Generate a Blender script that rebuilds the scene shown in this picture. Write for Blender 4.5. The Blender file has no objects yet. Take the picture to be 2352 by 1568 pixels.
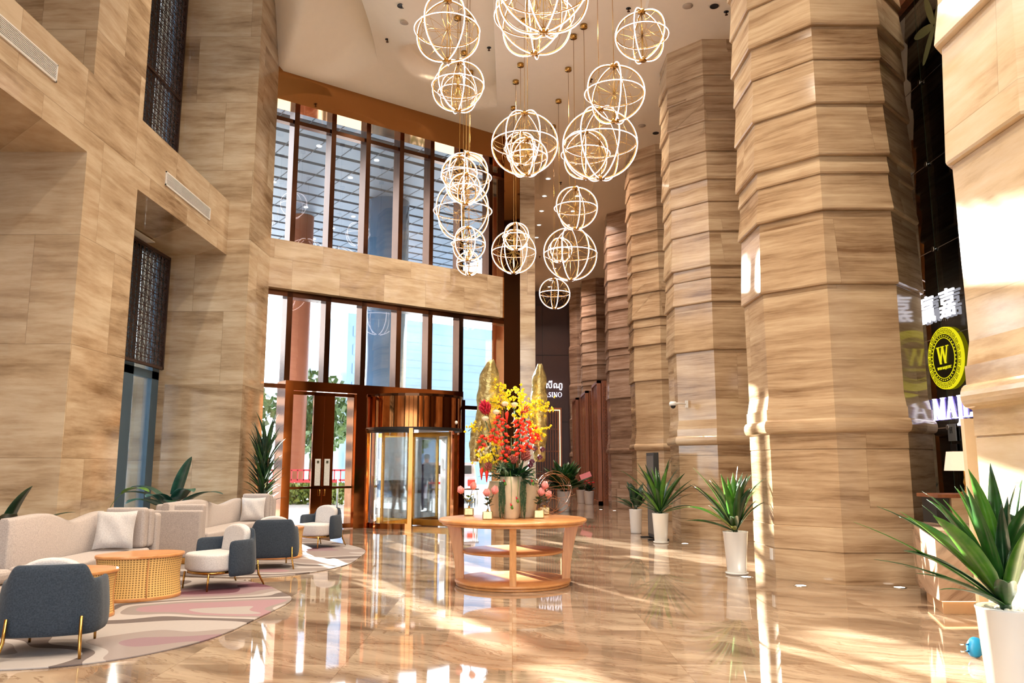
import bpy, math, random
from mathutils import Matrix, Vector, Euler
from math import pi, sin, cos, radians as R
random.seed(7)
sc = bpy.context.scene
COL = sc.collection
sc.view_settings.view_transform = 'Standard'
sc.view_settings.look = 'None'
sc.view_settings.gamma = 1.0
sc.view_settings.exposure = 0.2
sc.view_settings.use_curve_mapping = False
sc.cycles.use_denoising = True
sc.cycles.max_bounces = 9
sc.cycles.diffuse_bounces = 4
sc.cycles.glossy_bounces = 4
sc.cycles.transmission_bounces = 6
sc.cycles.transparent_max_bounces = 16
sc.cycles.sample_clamp_indirect = 6.0
sc.cycles.caustics_reflective = False
sc.cycles.caustics_refractive = False

# ------------------------------------------------------------------ camera
cam_d = bpy.data.cameras.new('camera'); cam_d.sensor_width = 36.0
cam_d.lens = 1837.0 / 2352.0 * 36.0
cam_d.clip_start = 0.05; cam_d.clip_end = 400
cam = bpy.data.objects.new('camera', cam_d); COL.objects.link(cam)
cam.location = (0, 0, 1.4); cam.rotation_euler = (R(90 + 8.85), 0, 0)
sc.camera = cam

# ------------------------------------------------------------------ node helpers
def lin(c):
    return tuple(((v / 255.0) / 12.92 if v / 255.0 <= .04045 else (((v / 255.0) + .055) / 1.055) ** 2.4) for v in c) + (1.0,)
class NT:
    def __init__(s, name):
        s.m = bpy.data.materials.new(name); s.m.use_nodes = True
        s.t = s.m.node_tree; s.t.nodes.clear()
        s.out = s.t.nodes.new('ShaderNodeOutputMaterial')
    def n(s, typ, **kw):
        nd = s.t.nodes.new(typ)
        for k, v in kw.items():
            if k[0] == 'i' and k[1:].isdigit(): s.put(nd, int(k[1:]), v)
            elif k.startswith('I_'): s.put(nd, k[2:].replace('_', ' '), v)
            else: setattr(nd, k, v)
        return nd
    def put(s, nd, key, v):
        sk = nd.inputs[key]
        if isinstance(v, bpy.types.NodeSocket): s.t.links.new(v, sk)
        elif isinstance(v, bpy.types.Node): s.t.links.new(v.outputs[0], sk)
        else: sk.default_value = v
    def math(s, op, a, b=0.0, c=0.0):
        nd = s.n('ShaderNodeMath', operation=op); s.put(nd, 0, a); s.put(nd, 1, b)
        if op in ('MULTIPLY_ADD', 'SMOOTH_MIN', 'WRAP'): s.put(nd, 2, c)
        return nd.outputs[0]
    def vmath(s, op, a, b=(0, 0, 0)):
        nd = s.n('ShaderNodeVectorMath', operation=op); s.put(nd, 0, a); s.put(nd, 1, b)
        return nd.outputs[0]
    def pos(s): return s.n('ShaderNodeNewGeometry').outputs['Position']
    def obj(s): return s.n('ShaderNodeTexCoord').outputs['Object']
    def uv(s): return s.n('ShaderNodeTexCoord').outputs['UV']
    def sep(s, v):
        nd = s.n('ShaderNodeSeparateXYZ', i0=v); return nd.outputs
    def comb(s, x, y, z):
        return s.n('ShaderNodeCombineXYZ', i0=x, i1=y, i2=z).outputs[0]
    def noise(s, v, scale=1.0, detail=4.0, rough=.55, dist=0.0):
        nd = s.n('ShaderNodeTexNoise'); s.put(nd, 'Vector', v)
        nd.inputs['Scale'].default_value = scale; nd.inputs['Detail'].default_value = detail
        nd.inputs['Roughness'].default_value = rough; nd.inputs['Distortion'].default_value = dist
        return nd.outputs[0]
    def ramp(s, f, stops, interp='LINEAR'):
        nd = s.n('ShaderNodeValToRGB', i0=f); r = nd.color_ramp; r.interpolation = interp
        while len(r.elements) < len(stops): r.elements.new(.5)
        for e, (p, c) in zip(r.elements, stops):
            e.position = p; e.color = c
        return nd.outputs[0]
    def mix(s, f, a, b, mode='MIX'):
        nd = s.n('ShaderNodeMix', data_type='RGBA', blend_type=mode)
        s.put(nd, 0, f); s.put(nd, 6, a); s.put(nd, 7, b)
        return nd.outputs[2]
    def bsdf(s, color, rough=.5, metal=0.0, spec=.5, bump=None, bstr=.3, bdist=.01, **kw):
        b = s.n('ShaderNodeBsdfPrincipled')
        s.put(b, 'Base Color', color); s.put(b, 'Roughness', rough); s.put(b, 'Metallic', metal)
        s.put(b, 'Specular IOR Level', spec)
        for k, v in kw.items(): s.put(b, k.replace('_', ' '), v)
        if bump is not None:
            bp = s.n('ShaderNodeBump'); s.put(bp, 'Height', bump); bp.inputs['Strength'].default_value = bstr
            bp.inputs['Distance'].default_value = bdist
            s.put(b, 'Normal', bp.outputs[0])
        s.t.links.new(b.outputs[0], s.out.inputs[0])
        return b

def plain(name, rgb, rough=.5, metal=0.0, spec=.5, vary=.06, vscale=6.0, bump=0.0, **kw):
    t = NT(name); c = lin(rgb)
    f = t.noise(t.obj(), vscale, 3.0)
    lo = tuple(max(0, v * (1 - vary)) for v in c[:3]) + (1,); hi = tuple(min(1, v * (1 + vary)) for v in c[:3]) + (1,)
    col = t.ramp(f, [(.3, lo), (.7, hi)])
    t.bsdf(col, rough, metal, spec, bump=(t.noise(t.obj(), 220.0, 2.0) if bump else None), bstr=bump, **kw)
    return t.m
def emit(name, rgb, strength):
    t = NT(name); e = t.n('ShaderNodeEmission'); e.inputs[0].default_value = lin(rgb); e.inputs[1].default_value = strength
    t.t.links.new(e.outputs[0], t.out.inputs[0]); return t.m
def arch_glass(name, tint=(1, 1, 1, 1), refl=1.0, extra=0.0):
    t = NT(name)
    tr = t.n('ShaderNodeBsdfTransparent'); tr.inputs[0].default_value = tint
    gl = t.n('ShaderNodeBsdfGlossy'); gl.inputs['Roughness'].default_value = 0.01; gl.inputs[0].default_value = (1, 1, 1, 1)
    fr = t.n('ShaderNodeFresnel'); fr.inputs[0].default_value = 1.5
    fac = t.math('ADD', t.math('MULTIPLY', fr.outputs[0], refl), extra)
    mx = t.n('ShaderNodeMixShader', i0=fac); t.t.links.new(tr.outputs[0], mx.inputs[1]); t.t.links.new(gl.outputs[0], mx.inputs[2])
    t.t.links.new(mx.outputs[0], t.out.inputs[0]); return t.m

def travertine(name, light, mid, dark, bw=1.5, bh=.75, rough=.1, vein=5.0, joint=.5):
    t = NT(name); p = t.pos(); o = t.sep(p)
    h = t.math('ADD', t.math('MULTIPLY', o[0], .93), t.math('MULTIPLY', o[1], 1.07))
    row = t.math('FLOOR', t.math('DIVIDE', o[2], bh))
    hc = t.math('ADD', t.math('DIVIDE', h, bw), t.math('MULTIPLY', row, .37))
    cell = t.comb(t.math('FLOOR', hc), row, 0.0)
    wn = t.n('ShaderNodeTexWhiteNoise', noise_dimensions='3D', i0=cell)
    rnd = wn.outputs[0]
    sh = t.vmath('MULTIPLY', wn.outputs[1], (9, 9, 9))
    pv = t.vmath('ADD', p, sh)
    warp = t.noise(t.vmath('MULTIPLY', pv, (.6, .6, .9)), 1.0, 3.0)
    pz = t.sep(pv)
    zz = t.math('ADD', pz[2], t.math('MULTIPLY', warp, .16))
    v1 = t.noise(t.comb(t.math('MULTIPLY', pz[0], .5), t.math('MULTIPLY', pz[1], .5), t.math('MULTIPLY', zz, vein)), 1.0, 6.0, .62)
    v2 = t.noise(t.comb(t.math('MULTIPLY', pz[0], 1.6), t.math('MULTIPLY', pz[1], 1.6), t.math('MULTIPLY', zz, vein * 5)), 1.0, 5.0, .7)
    cl = t.noise(pv, .9, 4.0)
    f = t.math('ADD', t.math('MULTIPLY', v1, .62), t.math('MULTIPLY', v2, .30))
    f = t.math('ADD', f, t.math('MULTIPLY', t.math('SUBTRACT', cl, .5), .22))
    f = t.math('ADD', f, t.math('MULTIPLY', t.math('SUBTRACT', rnd, .5), .12))
    col = t.ramp(f, [(.30, lin(dark)), (.44, lin(mid)), (.60, lin(light))])
    fz = t.math('FRACT', t.math('DIVIDE', o[2], bh)); fh = t.math('FRACT', hc)
    jz = t.math('LESS_THAN', fz, .008 / bh); jh = t.math('LESS_THAN', fh, .006 / bw)
    j = t.math('MULTIPLY', t.math('MAXIMUM', jz, jh), joint)
    col = t.mix(j, col, tuple(v * .45 for v in lin(dark)[:3]) + (1,))
    t.bsdf(col, rough, 0, .5)
    return t.m

M = {}
M['stone_wall'] = travertine('travertine_wall', (208, 190, 162), (182, 158, 128), (134, 108, 80), 1.6, 1.5, .09, 3.2)
M['stone_col'] = travertine('travertine_column', (204, 180, 148), (176, 148, 117), (126, 97, 70), 1.9, .9, .12, 6.5, .25)
M['stone_far'] = travertine('travertine_grey', (190, 168, 150), (150, 124, 104), (104, 80, 66), 1.4, .9, .15, 7.0, .3)
M['stone_pale'] = travertine('marble_pale', (230, 214, 190), (218, 194, 160), (176, 146, 112), 2.2, 1.3, .1, 2.4, .3)
M['ceiling'] = plain('ceiling_paint', (242, 228, 206), .85, 0, .2, .01)
M['white_paint'] = plain('white_enamel', (226, 224, 220), .4, 0, .5, .02)
M['bronze'] = plain('polished_bronze', (168, 104, 58), .07, 1.0, .5, .05, 1.5)
M['bronze_dark'] = plain('dark_bronze', (92, 62, 44), .18, 1.0, .5, .08, 2.0)
M['bronze_panel'] = plain('bronze_mirror_panel', (176, 124, 76), .05, 1.0, .5, .04, .6)
M['brass'] = plain('brushed_brass', (196, 152, 82), .22, 1.0, .5, .05)
M['gold'] = plain('satin_gold', (206, 162, 84), .3, 1.0, .5, .05)
M['chrome'] = plain('chrome', (200, 200, 196), .12, 1.0, .5, .02)
M['frame_blue'] = plain('blue_grey_aluminium', (70, 96, 116), .45, .2, .5, .04)
M['black'] = plain('matt_black', (24, 22, 22), .5, 0, .5, .05)
M['brown_panel'] = plain('dark_brown_panel', (70, 46, 40), .35, 0, .5, .1, 1.0)
M['screen_bronze'] = plain('screen_bronze', (66, 44, 36), .45, .3, .5, .1)
M['glass'] = arch_glass('window_glass', (.93, .97, .98, 1), .9, .02)
M['glass_clear'] = arch_glass('door_glass', (.95, .97, .97, 1), .9, .01)
M['glass_dark'] = arch_glass('bronze_tinted_glass', (.56, .52, .42, 1), 1.0, .05)
M['led'] = emit('led_white', (255, 236, 238), 4.6)
M['lamp'] = emit('lamp_lens', (255, 244, 230), 9.0)
M['warm_strip'] = emit('warm_led_strip', (255, 206, 150), 3.0)
M['sign_white'] = emit('sign_letters_white', (246, 244, 255), 2.2)
M['sign_halo'] = emit('sign_letters_violet_edge', (150, 130, 255), 1.4)
M['yellow_sign'] = emit('sign_yellow', (238, 226, 30), .9)

# floor marble
def floor_mat():
    t = NT('polished_floor_marble'); p = t.pos()
    rot = t.n('ShaderNodeVectorRotate', rotation_type='Z_AXIS'); t.put(rot, 'Vector', p); rot.inputs['Angle'].default_value = R(32)
    q = rot.outputs[0]; o = t.sep(p)
    tx = t.math('DIVIDE', o[0], 1.2); ty = t.math('DIVIDE', o[1], 1.2)
    wn = t.n('ShaderNodeTexWhiteNoise', noise_dimensions='3D', i0=t.comb(t.math('FLOOR', tx), t.math('FLOOR', ty), 0.0))
    q2 = t.vmath('ADD', q, t.vmath('MULTIPLY', wn.outputs[1], (5, 5, 5)))
    w = t.noise(q2, .8, 3.0); s2 = t.sep(q2)
    vy = t.math('ADD', s2[1], t.math('MULTIPLY', w, .8))
    v1 = t.noise(t.comb(t.math('MULTIPLY', s2[0], .45), t.math('MULTIPLY', vy, 2.6), 0.0), 1.0, 6.0, .6)
    v2 = t.noise(t.comb(t.math('MULTIPLY', s2[0], .9), t.math('MULTIPLY', vy, 5.0), 3.0), 1.0, 5.0, .6)
    ridge = t.math('ABSOLUTE', t.math('SUBTRACT', v2, .5))
    vein = t.math('LESS_THAN', ridge, .012)
    col = t.ramp(v1, [(.32, lin((104, 84, 68))), (.47, lin((142, 120, 100))), (.64, lin((172, 152, 130)))])
    col = t.mix(t.math('MULTIPLY', vein, .45), col, lin((104, 72, 50)))
    j = t.math('MAXIMUM', t.math('LESS_THAN', t.math('FRACT', tx), .005), t.math('LESS_THAN', t.math('FRACT', ty), .005))
    col = t.mix(t.math('MULTIPLY', j, .5), col, lin((110, 84, 62)))
    b = t.noise(p, .55, 2.0)
    t.bsdf(col, .035, 0, .75, bump=b, bstr=.12, bdist=.02)
    return t.m
M['floor'] = floor_mat()

def wood_mat(name, a, b, rough=.35, scale=(1, 1, 14)):
    t = NT(name); v = t.vmath('MULTIPLY', t.obj(), scale)
    f = t.noise(v, 2.0, 5.0, .6, .4)
    t.bsdf(t.ramp(f, [(.3, lin(a)), (.7, lin(b))]), rough, 0, .5); return t.m
M['wood'] = wood_mat('honey_oak', (186, 122, 68), (214, 154, 98), .28, (3, 3, 3))
M['wood_leg'] = wood_mat('honey_oak_leg', (190, 128, 74), (216, 158, 102), .3, (14, 14, 1))
M['wood_dark'] = wood_mat('brown_wood', (104, 60, 36), (140, 84, 50), .35, (6, 6, .8))
M['wood_screen'] = wood_mat('orange_wood', (128, 74, 44), (164, 98, 58), .3, (6, 6, .8))
def fabric(name, a, b, bump=.35):
    t = NT(name); f = t.noise(t.obj(), 90.0, 3.0)
    t.bsdf(t.ramp(f, [(.35, lin(a)), (.65, lin(b))]), .95, 0, .15, bump=t.noise(t.obj(), 400.0, 2.0), bstr=bump, bdist=.002, Sheen_Weight=.15); return t.m
M['fab_beige'] = fabric('beige_weave', (168, 156, 150), (190, 178, 171))
M['fab_light'] = fabric('light_grey_weave', (188, 182, 180), (208, 202, 199))
M['fab_dark'] = fabric('slate_blue_weave', (45, 53, 63), (59, 67, 78))
M['ceramic'] = plain('white_ceramic', (232, 230, 224), .18, 0, .6, .01)
M['ceramic_matt'] = plain('white_planter', (226, 224, 222), .35, 0, .5, .01)

# ------------------------------------------------------------------ mesh builder
class MB:
    def __init__(s, tf=None):
        s.v = []; s.f = []; s.mi = []; s.sm = []; s.uv = {}; s.tf = tf; s.cur = 0; s.smooth = False
    def add(s, vs, fs, smooth=None):
        b = len(s.v)
        for q in vs: s.v.append(s.tf(Vector(q)) if s.tf else Vector(q))
        for f in fs:
            s.f.append(tuple(b + i for i in f)); s.mi.append(s.cur); s.sm.append(s.smooth if smooth is None else smooth)
        return b
    def box(s, x0, x1, y0, y1, z0, z1):
        vs = [(x, y, z) for z in (z0, z1) for y in (y0, y1) for x in (x0, x1)]
        s.add(vs, [(0, 2, 3, 1), (4, 5, 7, 6), (0, 1, 5, 4), (2, 6, 7, 3), (0, 4, 6, 2), (1, 3, 7, 5)], False); return s
    def obox(s, c, sx, sy, sz, rot=None):
        m = (rot.to_matrix() if isinstance(rot, Euler) else rot) if rot is not None else Matrix.Identity(3)
        vs = [Vector(c) + m @ Vector((x * sx / 2, y * sy / 2, z * sz / 2)) for z in (-1, 1) for y in (-1, 1) for x in (-1, 1)]
        s.add(vs, [(0, 2, 3, 1), (4, 5, 7, 6), (0, 1, 5, 4), (2, 6, 7, 3), (0, 4, 6, 2), (1, 3, 7, 5)], False); return s
    def prism(s, poly, z0, z1, smooth=False, split=False):
        n = len(poly)
        if split:
            s.add([(p[0], p[1], z0) for p in poly] + [(p[0], p[1], z1) for p in poly], [tuple(range(n - 1, -1, -1)), tuple(range(n, 2 * n))], False)
            s.add([(p[0], p[1], z0) for p in poly] + [(p[0], p[1], z1) for p in poly], [(i, (i + 1) % n, n + (i + 1) % n, n + i) for i in range(n)], smooth); return s
        vs = [(p[0], p[1], z0) for p in poly] + [(p[0], p[1], z1) for p in poly]
        s.add(vs, [tuple(range(n - 1, -1, -1)), tuple(range(n, 2 * n))], False)
        b = len(s.v) - 2 * n
        for i in range(n):
            j = (i + 1) % n; s.f.append((b + i, b + j, b + n + j, b + n + i)); s.mi.append(s.cur); s.sm.append(smooth)
        return s
    def rings(s, rs, close=True, cap=True, smooth=True):
        n = len(rs[0]); vs = [q for r in rs for q in r]; fs = []
        for k in range(len(rs) - 1):
            for i in range(n if close else n - 1):
                j = (i + 1) % n; fs.append((k * n + i, k * n + j, (k + 1) * n + j, (k + 1) * n + i))
        b = s.add(vs, fs, smooth)
        if cap:
            s.f.append(tuple(b + i for i in range(n - 1, -1, -1))); s.mi.append(s.cur); s.sm.append(False)
            s.f.append(tuple(b + (len(rs) - 1) * n + i for i in range(n))); s.mi.append(s.cur); s.sm.append(False)
        return s
    def lathe(s, prof, n=24, c=(0, 0), cap=True, smooth=True, ph=0.0):
        return s.rings([[(c[0] + r * cos(2 * pi * i / n + ph), c[1] + r * sin(2 * pi * i / n + ph), z) for i in range(n)] for r, z in prof], True, cap, smooth)
    def tube(s, pts, r, n=6, closed=False, cap=True, smooth=True):
        pts = [Vector(p) for p in pts]; rs = []; m = len(pts); up = None
        for i in range(m):
            a = pts[(i - 1) % m] if (closed or i > 0) else pts[i]; b = pts[(i + 1) % m] if (closed or i < m - 1) else pts[i]
            t = (b - a).normalized() if (b - a).length > 1e-9 else Vector((0, 0, 1))
            if up is None:
                up = Vector((0, 0, 1)) if abs(t.z) < .9 else Vector((1, 0, 0))
            u = (up - t * up.dot(t))
            if u.length < 1e-6: u = t.orthogonal()
            u.normalize(); w = t.cross(u); up = u
            rr = r[i] if isinstance(r, (list, tuple)) else r
            rs.append([pts[i] + u * (rr * cos(2 * pi * k / n)) + w * (rr * sin(2 * pi * k / n)) for k in range(n)])
        if closed: rs.append(rs[0])
        return s.rings(rs, True, cap and not closed, smooth)
    def sphere(s, c, r, n=10, m=6, sc_=(1, 1, 1)):
        rs = []
        for j in range(m + 1):
            a = -pi / 2 + pi * j / m; rr = max(cos(a), .02)
            rs.append([(c[0] + r * sc_[0] * rr * cos(2 * pi * i / n), c[1] + r * sc_[1] * rr * sin(2 * pi * i / n), c[2] + r * sc_[2] * sin(a)) for i in range(n)])
        return s.rings(rs)
    def ob(s, name, mats, parent=None, loc=None, rz=0.0, bevel=0.0, seg=2, sub=0, angle=40):
        me = bpy.data.meshes.new(name); me.from_pydata([tuple(v) for v in s.v], [], s.f)
        if not isinstance(mats, (list, tuple)): mats = [mats]
        for m in mats: me.materials.append(m)
        me.polygons.foreach_set('material_index', s.mi); me.polygons.foreach_set('use_smooth', s.sm)
        if s.uv:
            uvl = me.uv_layers.new(name='UVMap')
            for lp in me.loops:
                if lp.vertex_index in s.uv: uvl.data[lp.index].uv = s.uv[lp.vertex_index]
        me.update()
        o = bpy.data.objects.new(name, me); COL.objects.link(o)
        if parent: o.parent = parent
        if loc: o.location = loc
        o.rotation_euler = (0, 0, rz)
        if bevel:
            b = o.modifiers.new('bevel', 'BEVEL'); b.width = bevel; b.segments = seg; b.limit_method = 'ANGLE'; b.angle_limit = R(angle)
        if sub:
            b = o.modifiers.new('subsurf', 'SUBSURF'); b.levels = sub; b.render_levels = sub
        return o
def smooth_all(o):
    o.data.polygons.foreach_set('use_smooth', [True] * len(o.data.polygons)); return o
def tag(o, label=None, cat=None, group=None, kind=None):
    if label: o['label'] = label
    if cat: o['category'] = cat
    if group: o['group'] = group
    if kind: o['kind'] = kind
    return o
def struct(o, label=None): o['kind'] = 'structure'; return (tag(o, label) if label else o)
def thing(name, label, cat, loc=(0, 0, 0), rz=0.0, group=None):
    o = bpy.data.objects.new(name, None); COL.objects.link(o); o.empty_display_size = .1
    o.location = loc; o.rotation_euler = (0, 0, rz)
    return tag(o, label, cat, group)
def copy_tree(o, parent=None):
    c = o.copy(); COL.objects.link(c); c.parent = parent
    for ch in list(o.children): copy_tree(ch, c)
    return c
def lerp(a, b, t): return a + (b - a) * t
def sst(a, b, x):
    t = max(0, min(1, (x - a) / (b - a))); return t * t * (3 - 2 * t)

# entrance wall frame of reference: s along the wall, n towards the lobby
P0 = (-4.17, 18.2); DD = (.805, .593)
def Wp(v): return Vector((P0[0] + v[0] * DD[0] + v[1] * DD[1], P0[1] + v[0] * DD[1] - v[1] * DD[0], v[2]))
def to_sn(x, y):
    dx, dy = x - P0[0], y - P0[1]; return dx * DD[0] + dy * DD[1], dx * DD[1] - dy * DD[0]

# ------------------------------------------------------------------ shell
fl = MB()
a = Wp((-1.6, -.5, 0)); b = Wp((5.6, -.5, 0))
fl.prism([(-7.5, -6.2), (6.6, -6.2), (6.6, 40.9), (.2, 40.9), (.2, b.y), (a.x, a.y), (-7.5, 17.3)], -.12, 0)
struct(fl.ob('floor', M['floor']))

def ceil_h(x, y):
    s, n = to_sn(x, y)
    base = 10.33 + 1.6 * sst(-1.0, -5.6, x)
    if y > 20: base = lerp(base, 10.33, sst(20, 23, y))
    if x < 1.0 and y < 26:
        base = lerp(base, lerp(10.45, base, sst(.0, 2.2, n)), sst(-1.9, -1.45, s))
    d = 0.0
    # round recess
    r = math.hypot(x + 1.65, y - 17.2)
    if r < .95: d = max(d, .34 * (1 - sst(.70, .93, r)))
    # long trays with one crisp edge that fade out on the left
    for xe, ye, cx in ((-.37, 18.9, .42), (-3.15, 17.4, .42)):
        if x < xe and x > xe - 2.4:
            yc = ye + .45 * sin(min(pi, (xe - x) / 1.9 * pi))
            if y < yc:
                dd = cx * (1 - sst(.1, 2.0, xe - x)) * sst(0, .32, yc - y)
                d = max(d, dd)
    # shallow step along the colonnade
    if x > 2.62: d -= .13
    return base + d
cm = MB(); cm.smooth = False
xs = sorted([-7.5 + .1 * i for i in range(142)] + [e_ + q_ for e_ in (-.37, -3.15, 2.62) for q_ in (-.012, -.001, .001, .012)]); ys = [-6.2 + .1 * i for i in range(472)]
vs = []; idx = {}
fs = []
for j, y in enumerate(ys):
    for i, x in enumerate(xs): vs.append((x, y, ceil_h(x, y)))
nx = len(xs)
for j in range(len(ys) - 1):
    for i in range(nx - 1):
        x, y = (xs[i] + xs[i + 1]) / 2, ys[j] + .05
        s_, n_ = to_sn(x, y)
        if n_ < -.45 and x < .25: continue
        if x < .2 and y > 22: continue
        k = j * nx + i; fs.append((k, k + nx, k + nx + 1, k + 1))
cm.add(vs, fs, False)
struct(smooth_all(cm.ob('ceiling', M['ceiling'])))

WZ = 12.4
# left side: recessed window wall, piers and bridging beams
XB, XW = -5.86, -7.06
w = MB()
w.box(-7.5, XW, -6.2, 12.0, 0, WZ)             # solid wall in front part
w.box(-7.5, XB, 10.5, 12.0, 0, WZ)             # first pier
struct(w.ob('wall_left', M['stone_wall']))
w = MB(); w.box(-7.5, -5.39, 15.95, 17.32, 0, WZ); struct(w.ob('wall_left_pier', M['stone_wall']))
w = MB(); w.box(-7.06, XB, -6.2, 10.5, 5.68, 6.82); struct(w.ob('wall_left_beam_near', M['stone_wall']))
w = MB(); w.box(-7.06, XB, 12.0, 15.95, 5.68, 6.82); struct(w.ob('wall_left_beam_far', M['stone_wall']))
w = MB(); w.box(-7.17, XW, 12.0, 15.95, 5.6, 6.9); struct(w.ob('wall_left_spandrel', M['stone_wall']))

def window_frame(mb, y0, y1, z0, z1, ms, t=.3, x0=-7.16, x1=-7.08):
    mb.box(x0, x1, y0, y0 + t, z0, z1); mb.box(x0, x1, y1 - t, y1, z0, z1)
    mb.box(x0, x1, y0, y1, z0, z0 + .1); mb.box(x0, x1, y0, y1, z1 - .1, z1)
    for a_, b_ in ms: mb.box(x0, x1, a_, b_, z0, z1)
for k, (z0, z1) in enumerate(((0, 5.62), (6.86, WZ))):
    fr = MB(); window_frame(fr, 12.0, 15.95, z0, z1, [(13.1, 13.25), (14.25, 14.88)])
    if k == 0: fr.box(-7.16, -7.08, 12.0, 15.95, 3.1, 3.25)
    wo = struct(fr.ob('window_%d' % (k + 1), M['frame_blue']))
    g = MB(); g.box(-7.15, -7.13, 12.05, 15.9, z0, z1); g.ob('window_glass', M['glass'], wo)

def lattice(name, label, y0, y1, z0, z1, x):
    t_ = thing(name, label, 'screen', (x, y0, z0), 0, None)
    fr = MB(); W_, H_ = y1 - y0, z1 - z0
    for a_, b_ in ((0, .05), (W_ - .05, W_), (W_ * .5 - .03, W_ * .5 + .03)): fr.box(-.03, .03, a_, b_, 0, H_)
    for a_ in ([0, H_ - .05] + ([H_ * .42] if H_ > 4 else [])): fr.box(-.03, .03, 0, W_, a_, a_ + .05)
    fr.ob('frame', M['screen_bronze'], t_)
    lt = MB(); p = .16; nz = int(H_ / p); ny = int(W_ / p)
    for j in range(ny + 1):
        y = j * p
        lt.box(-.006, .006, y - .008, y + .008, 0, H_); lt.box(-.006, .006, min(y + .045, W_), min(y + .055, W_), 0, H_)
    for i in range(nz + 1):
        z = i * p
        lt.box(-.006, .006, 0, W_, z - .008, z + .008); lt.box(-.006, .006, 0, W_, z + .05, z + .06)
    for j in range(ny):
        for i in range(nz):
            y, z = (j + .5) * p, (i + .5) * p
            a_ = p * .5 * (1 if (i + j) % 2 else -1)
            q = .007
            lt.add([(0, y - a_ - q, z - p / 2), (0, y - a_ + q, z - p / 2), (0, y + a_ + q, z + p / 2), (0, y + a_ - q, z + p / 2),
                    (.008, y - a_ - q, z - p / 2), (.008, y - a_ + q, z - p / 2), (.008, y + a_ + q, z + p / 2), (.008, y + a_ - q, z + p / 2)],
                   [(0, 1, 2, 3), (7, 6, 5, 4), (0, 4, 5, 1), (1, 5, 6, 2), (2, 6, 7, 3), (3, 7, 4, 0)], False)
    lt.ob('lattice', M['screen_bronze'], t_)
    return t_
lattice('lattice_screen', 'dark bronze geometric lattice screen over the lower tall left window, above the blue frame', 12.05, 15.9, 3.3, 5.6, -7.0)
lattice('lattice_screen', 'dark bronze geometric lattice screen over the upper left window above the stone beam', 12.05, 15.9, 6.86, 11.9, -7.0)

# back wall with tall windows behind the camera, right wall, corridor walls
w = MB()
for x0, x1 in ((-7.5, -6.4), (-3.0, -2.4), (1.4, 2.0), (5.6, 6.6)): w.box(x0, x1, -6.5, -6.0, 0, WZ)
w.box(-7.5, 6.6, -6.5, -6.0, 9.2, WZ); w.box(-7.5, 6.6, -6.5, -6.0, 4.4, 5.2)
struct(w.ob('wall_back', M['stone_wall']))
k = 3
for x0, x1 in ((-6.4, -3.0), (-2.4, 1.4), (2.0, 5.6)):
    for z0, z1 in ((0, 4.4), (5.2, 9.2)):
        fr = MB()
        for i in range(4):
            xx = lerp(x0, x1, i / 3); fr.box(max(x0, xx - .05), min(x1, xx + .05), -6.3, -6.15, z0, z1)
        fr.box(x0, x1, -6.3, -6.15, z0, z0 + .1); fr.box(x0, x1, -6.3, -6.15, z1 - .1, z1)
        wo = struct(fr.ob('window_%d' % k, M['bronze_dark'])); k += 1
        g = MB(); g.box(x0, x1, -6.24, -6.22, z0, z1); g.ob('window_glass', M['glass'], wo)
w = MB(); w.box(6.4, 6.6, -6.2, 40.9, 0, WZ); struct(w.ob('wall_right', M['brown_panel']))
w = MB(); w.box(.2, 6.4, 40.5, 40.9, 0, WZ); struct(w.ob('wall_corridor_end', M['brown_panel']))
w = MB(); w.box(-.0, .22, 22.6, 40.9, 0, WZ); struct(w.ob('wall_corridor_left', M['stone_wall']))
w = MB(); w.box(.22, .63, 21.35, 23.2, 0, WZ); struct(w.ob('wall_entrance_pier', M['stone_wall']))
# entrance wall: stone band, bronze bulkhead
w = MB(Wp); w.box(-1.9, 4.87, -.6, 0, 5.33, 6.44); struct(w.ob('wall_entrance_band', M['stone_wall']))
w = MB(Wp); w.box(-1.9, 5.2, -.5, .0, 9.75, 11.9); struct(w.ob('wall_entrance_bulkhead', M['bronze_panel']))
w = MB(Wp); w.box(4.87, 5.43, -.5, .06, 0, 11.2); struct(w.ob('wall_entrance_post', M['bronze_panel']))
w = MB(Wp); w.box(-4.0, -1.55, -.6, -.3, 0, WZ); struct(w.ob('wall_entrance_return', M['stone_wall']))

# joint grooves on the casino wall
w = MB()
for x in (1.55, 3.1): w.box(x - .01, x + .01, 40.48, 40.5, 0, 11)
for z in (3.6, 7.0, 9.6): w.box(.22, 6.3, 40.48, 40.5, z - .01, z + .01)
struct(w.ob('trim_1', M['black']))
# windows of the entrance wall
mull = [-.93, .0, .92, 1.86, 2.76, 3.69, 4.63]
def entrance_window(name, z0, z1, bars, last=4.87):
    fr = MB(Wp)
    for m_ in mull: fr.box(m_ - .07, m_ + .05, -.55, -.22, z0, z1)
    fr.box(-1.9, last, -.45, -.28, z1 - .16, z1)
    for z in bars: fr.box(-1.9, last, -.45, -.28, z - .05, z + .05)
    o = struct(fr.ob(name, M['bronze_dark']))
    pv = -1.9
    for m_ in mull + [last]:
        g = MB(Wp); g.box(pv + .02, m_ - .05, -.385, -.37, z0, z1); g.ob('window_glass', M['glass'], o); pv = m_
    return o
entrance_window('window_20', 6.44, 9.95, (9.42,))
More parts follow.
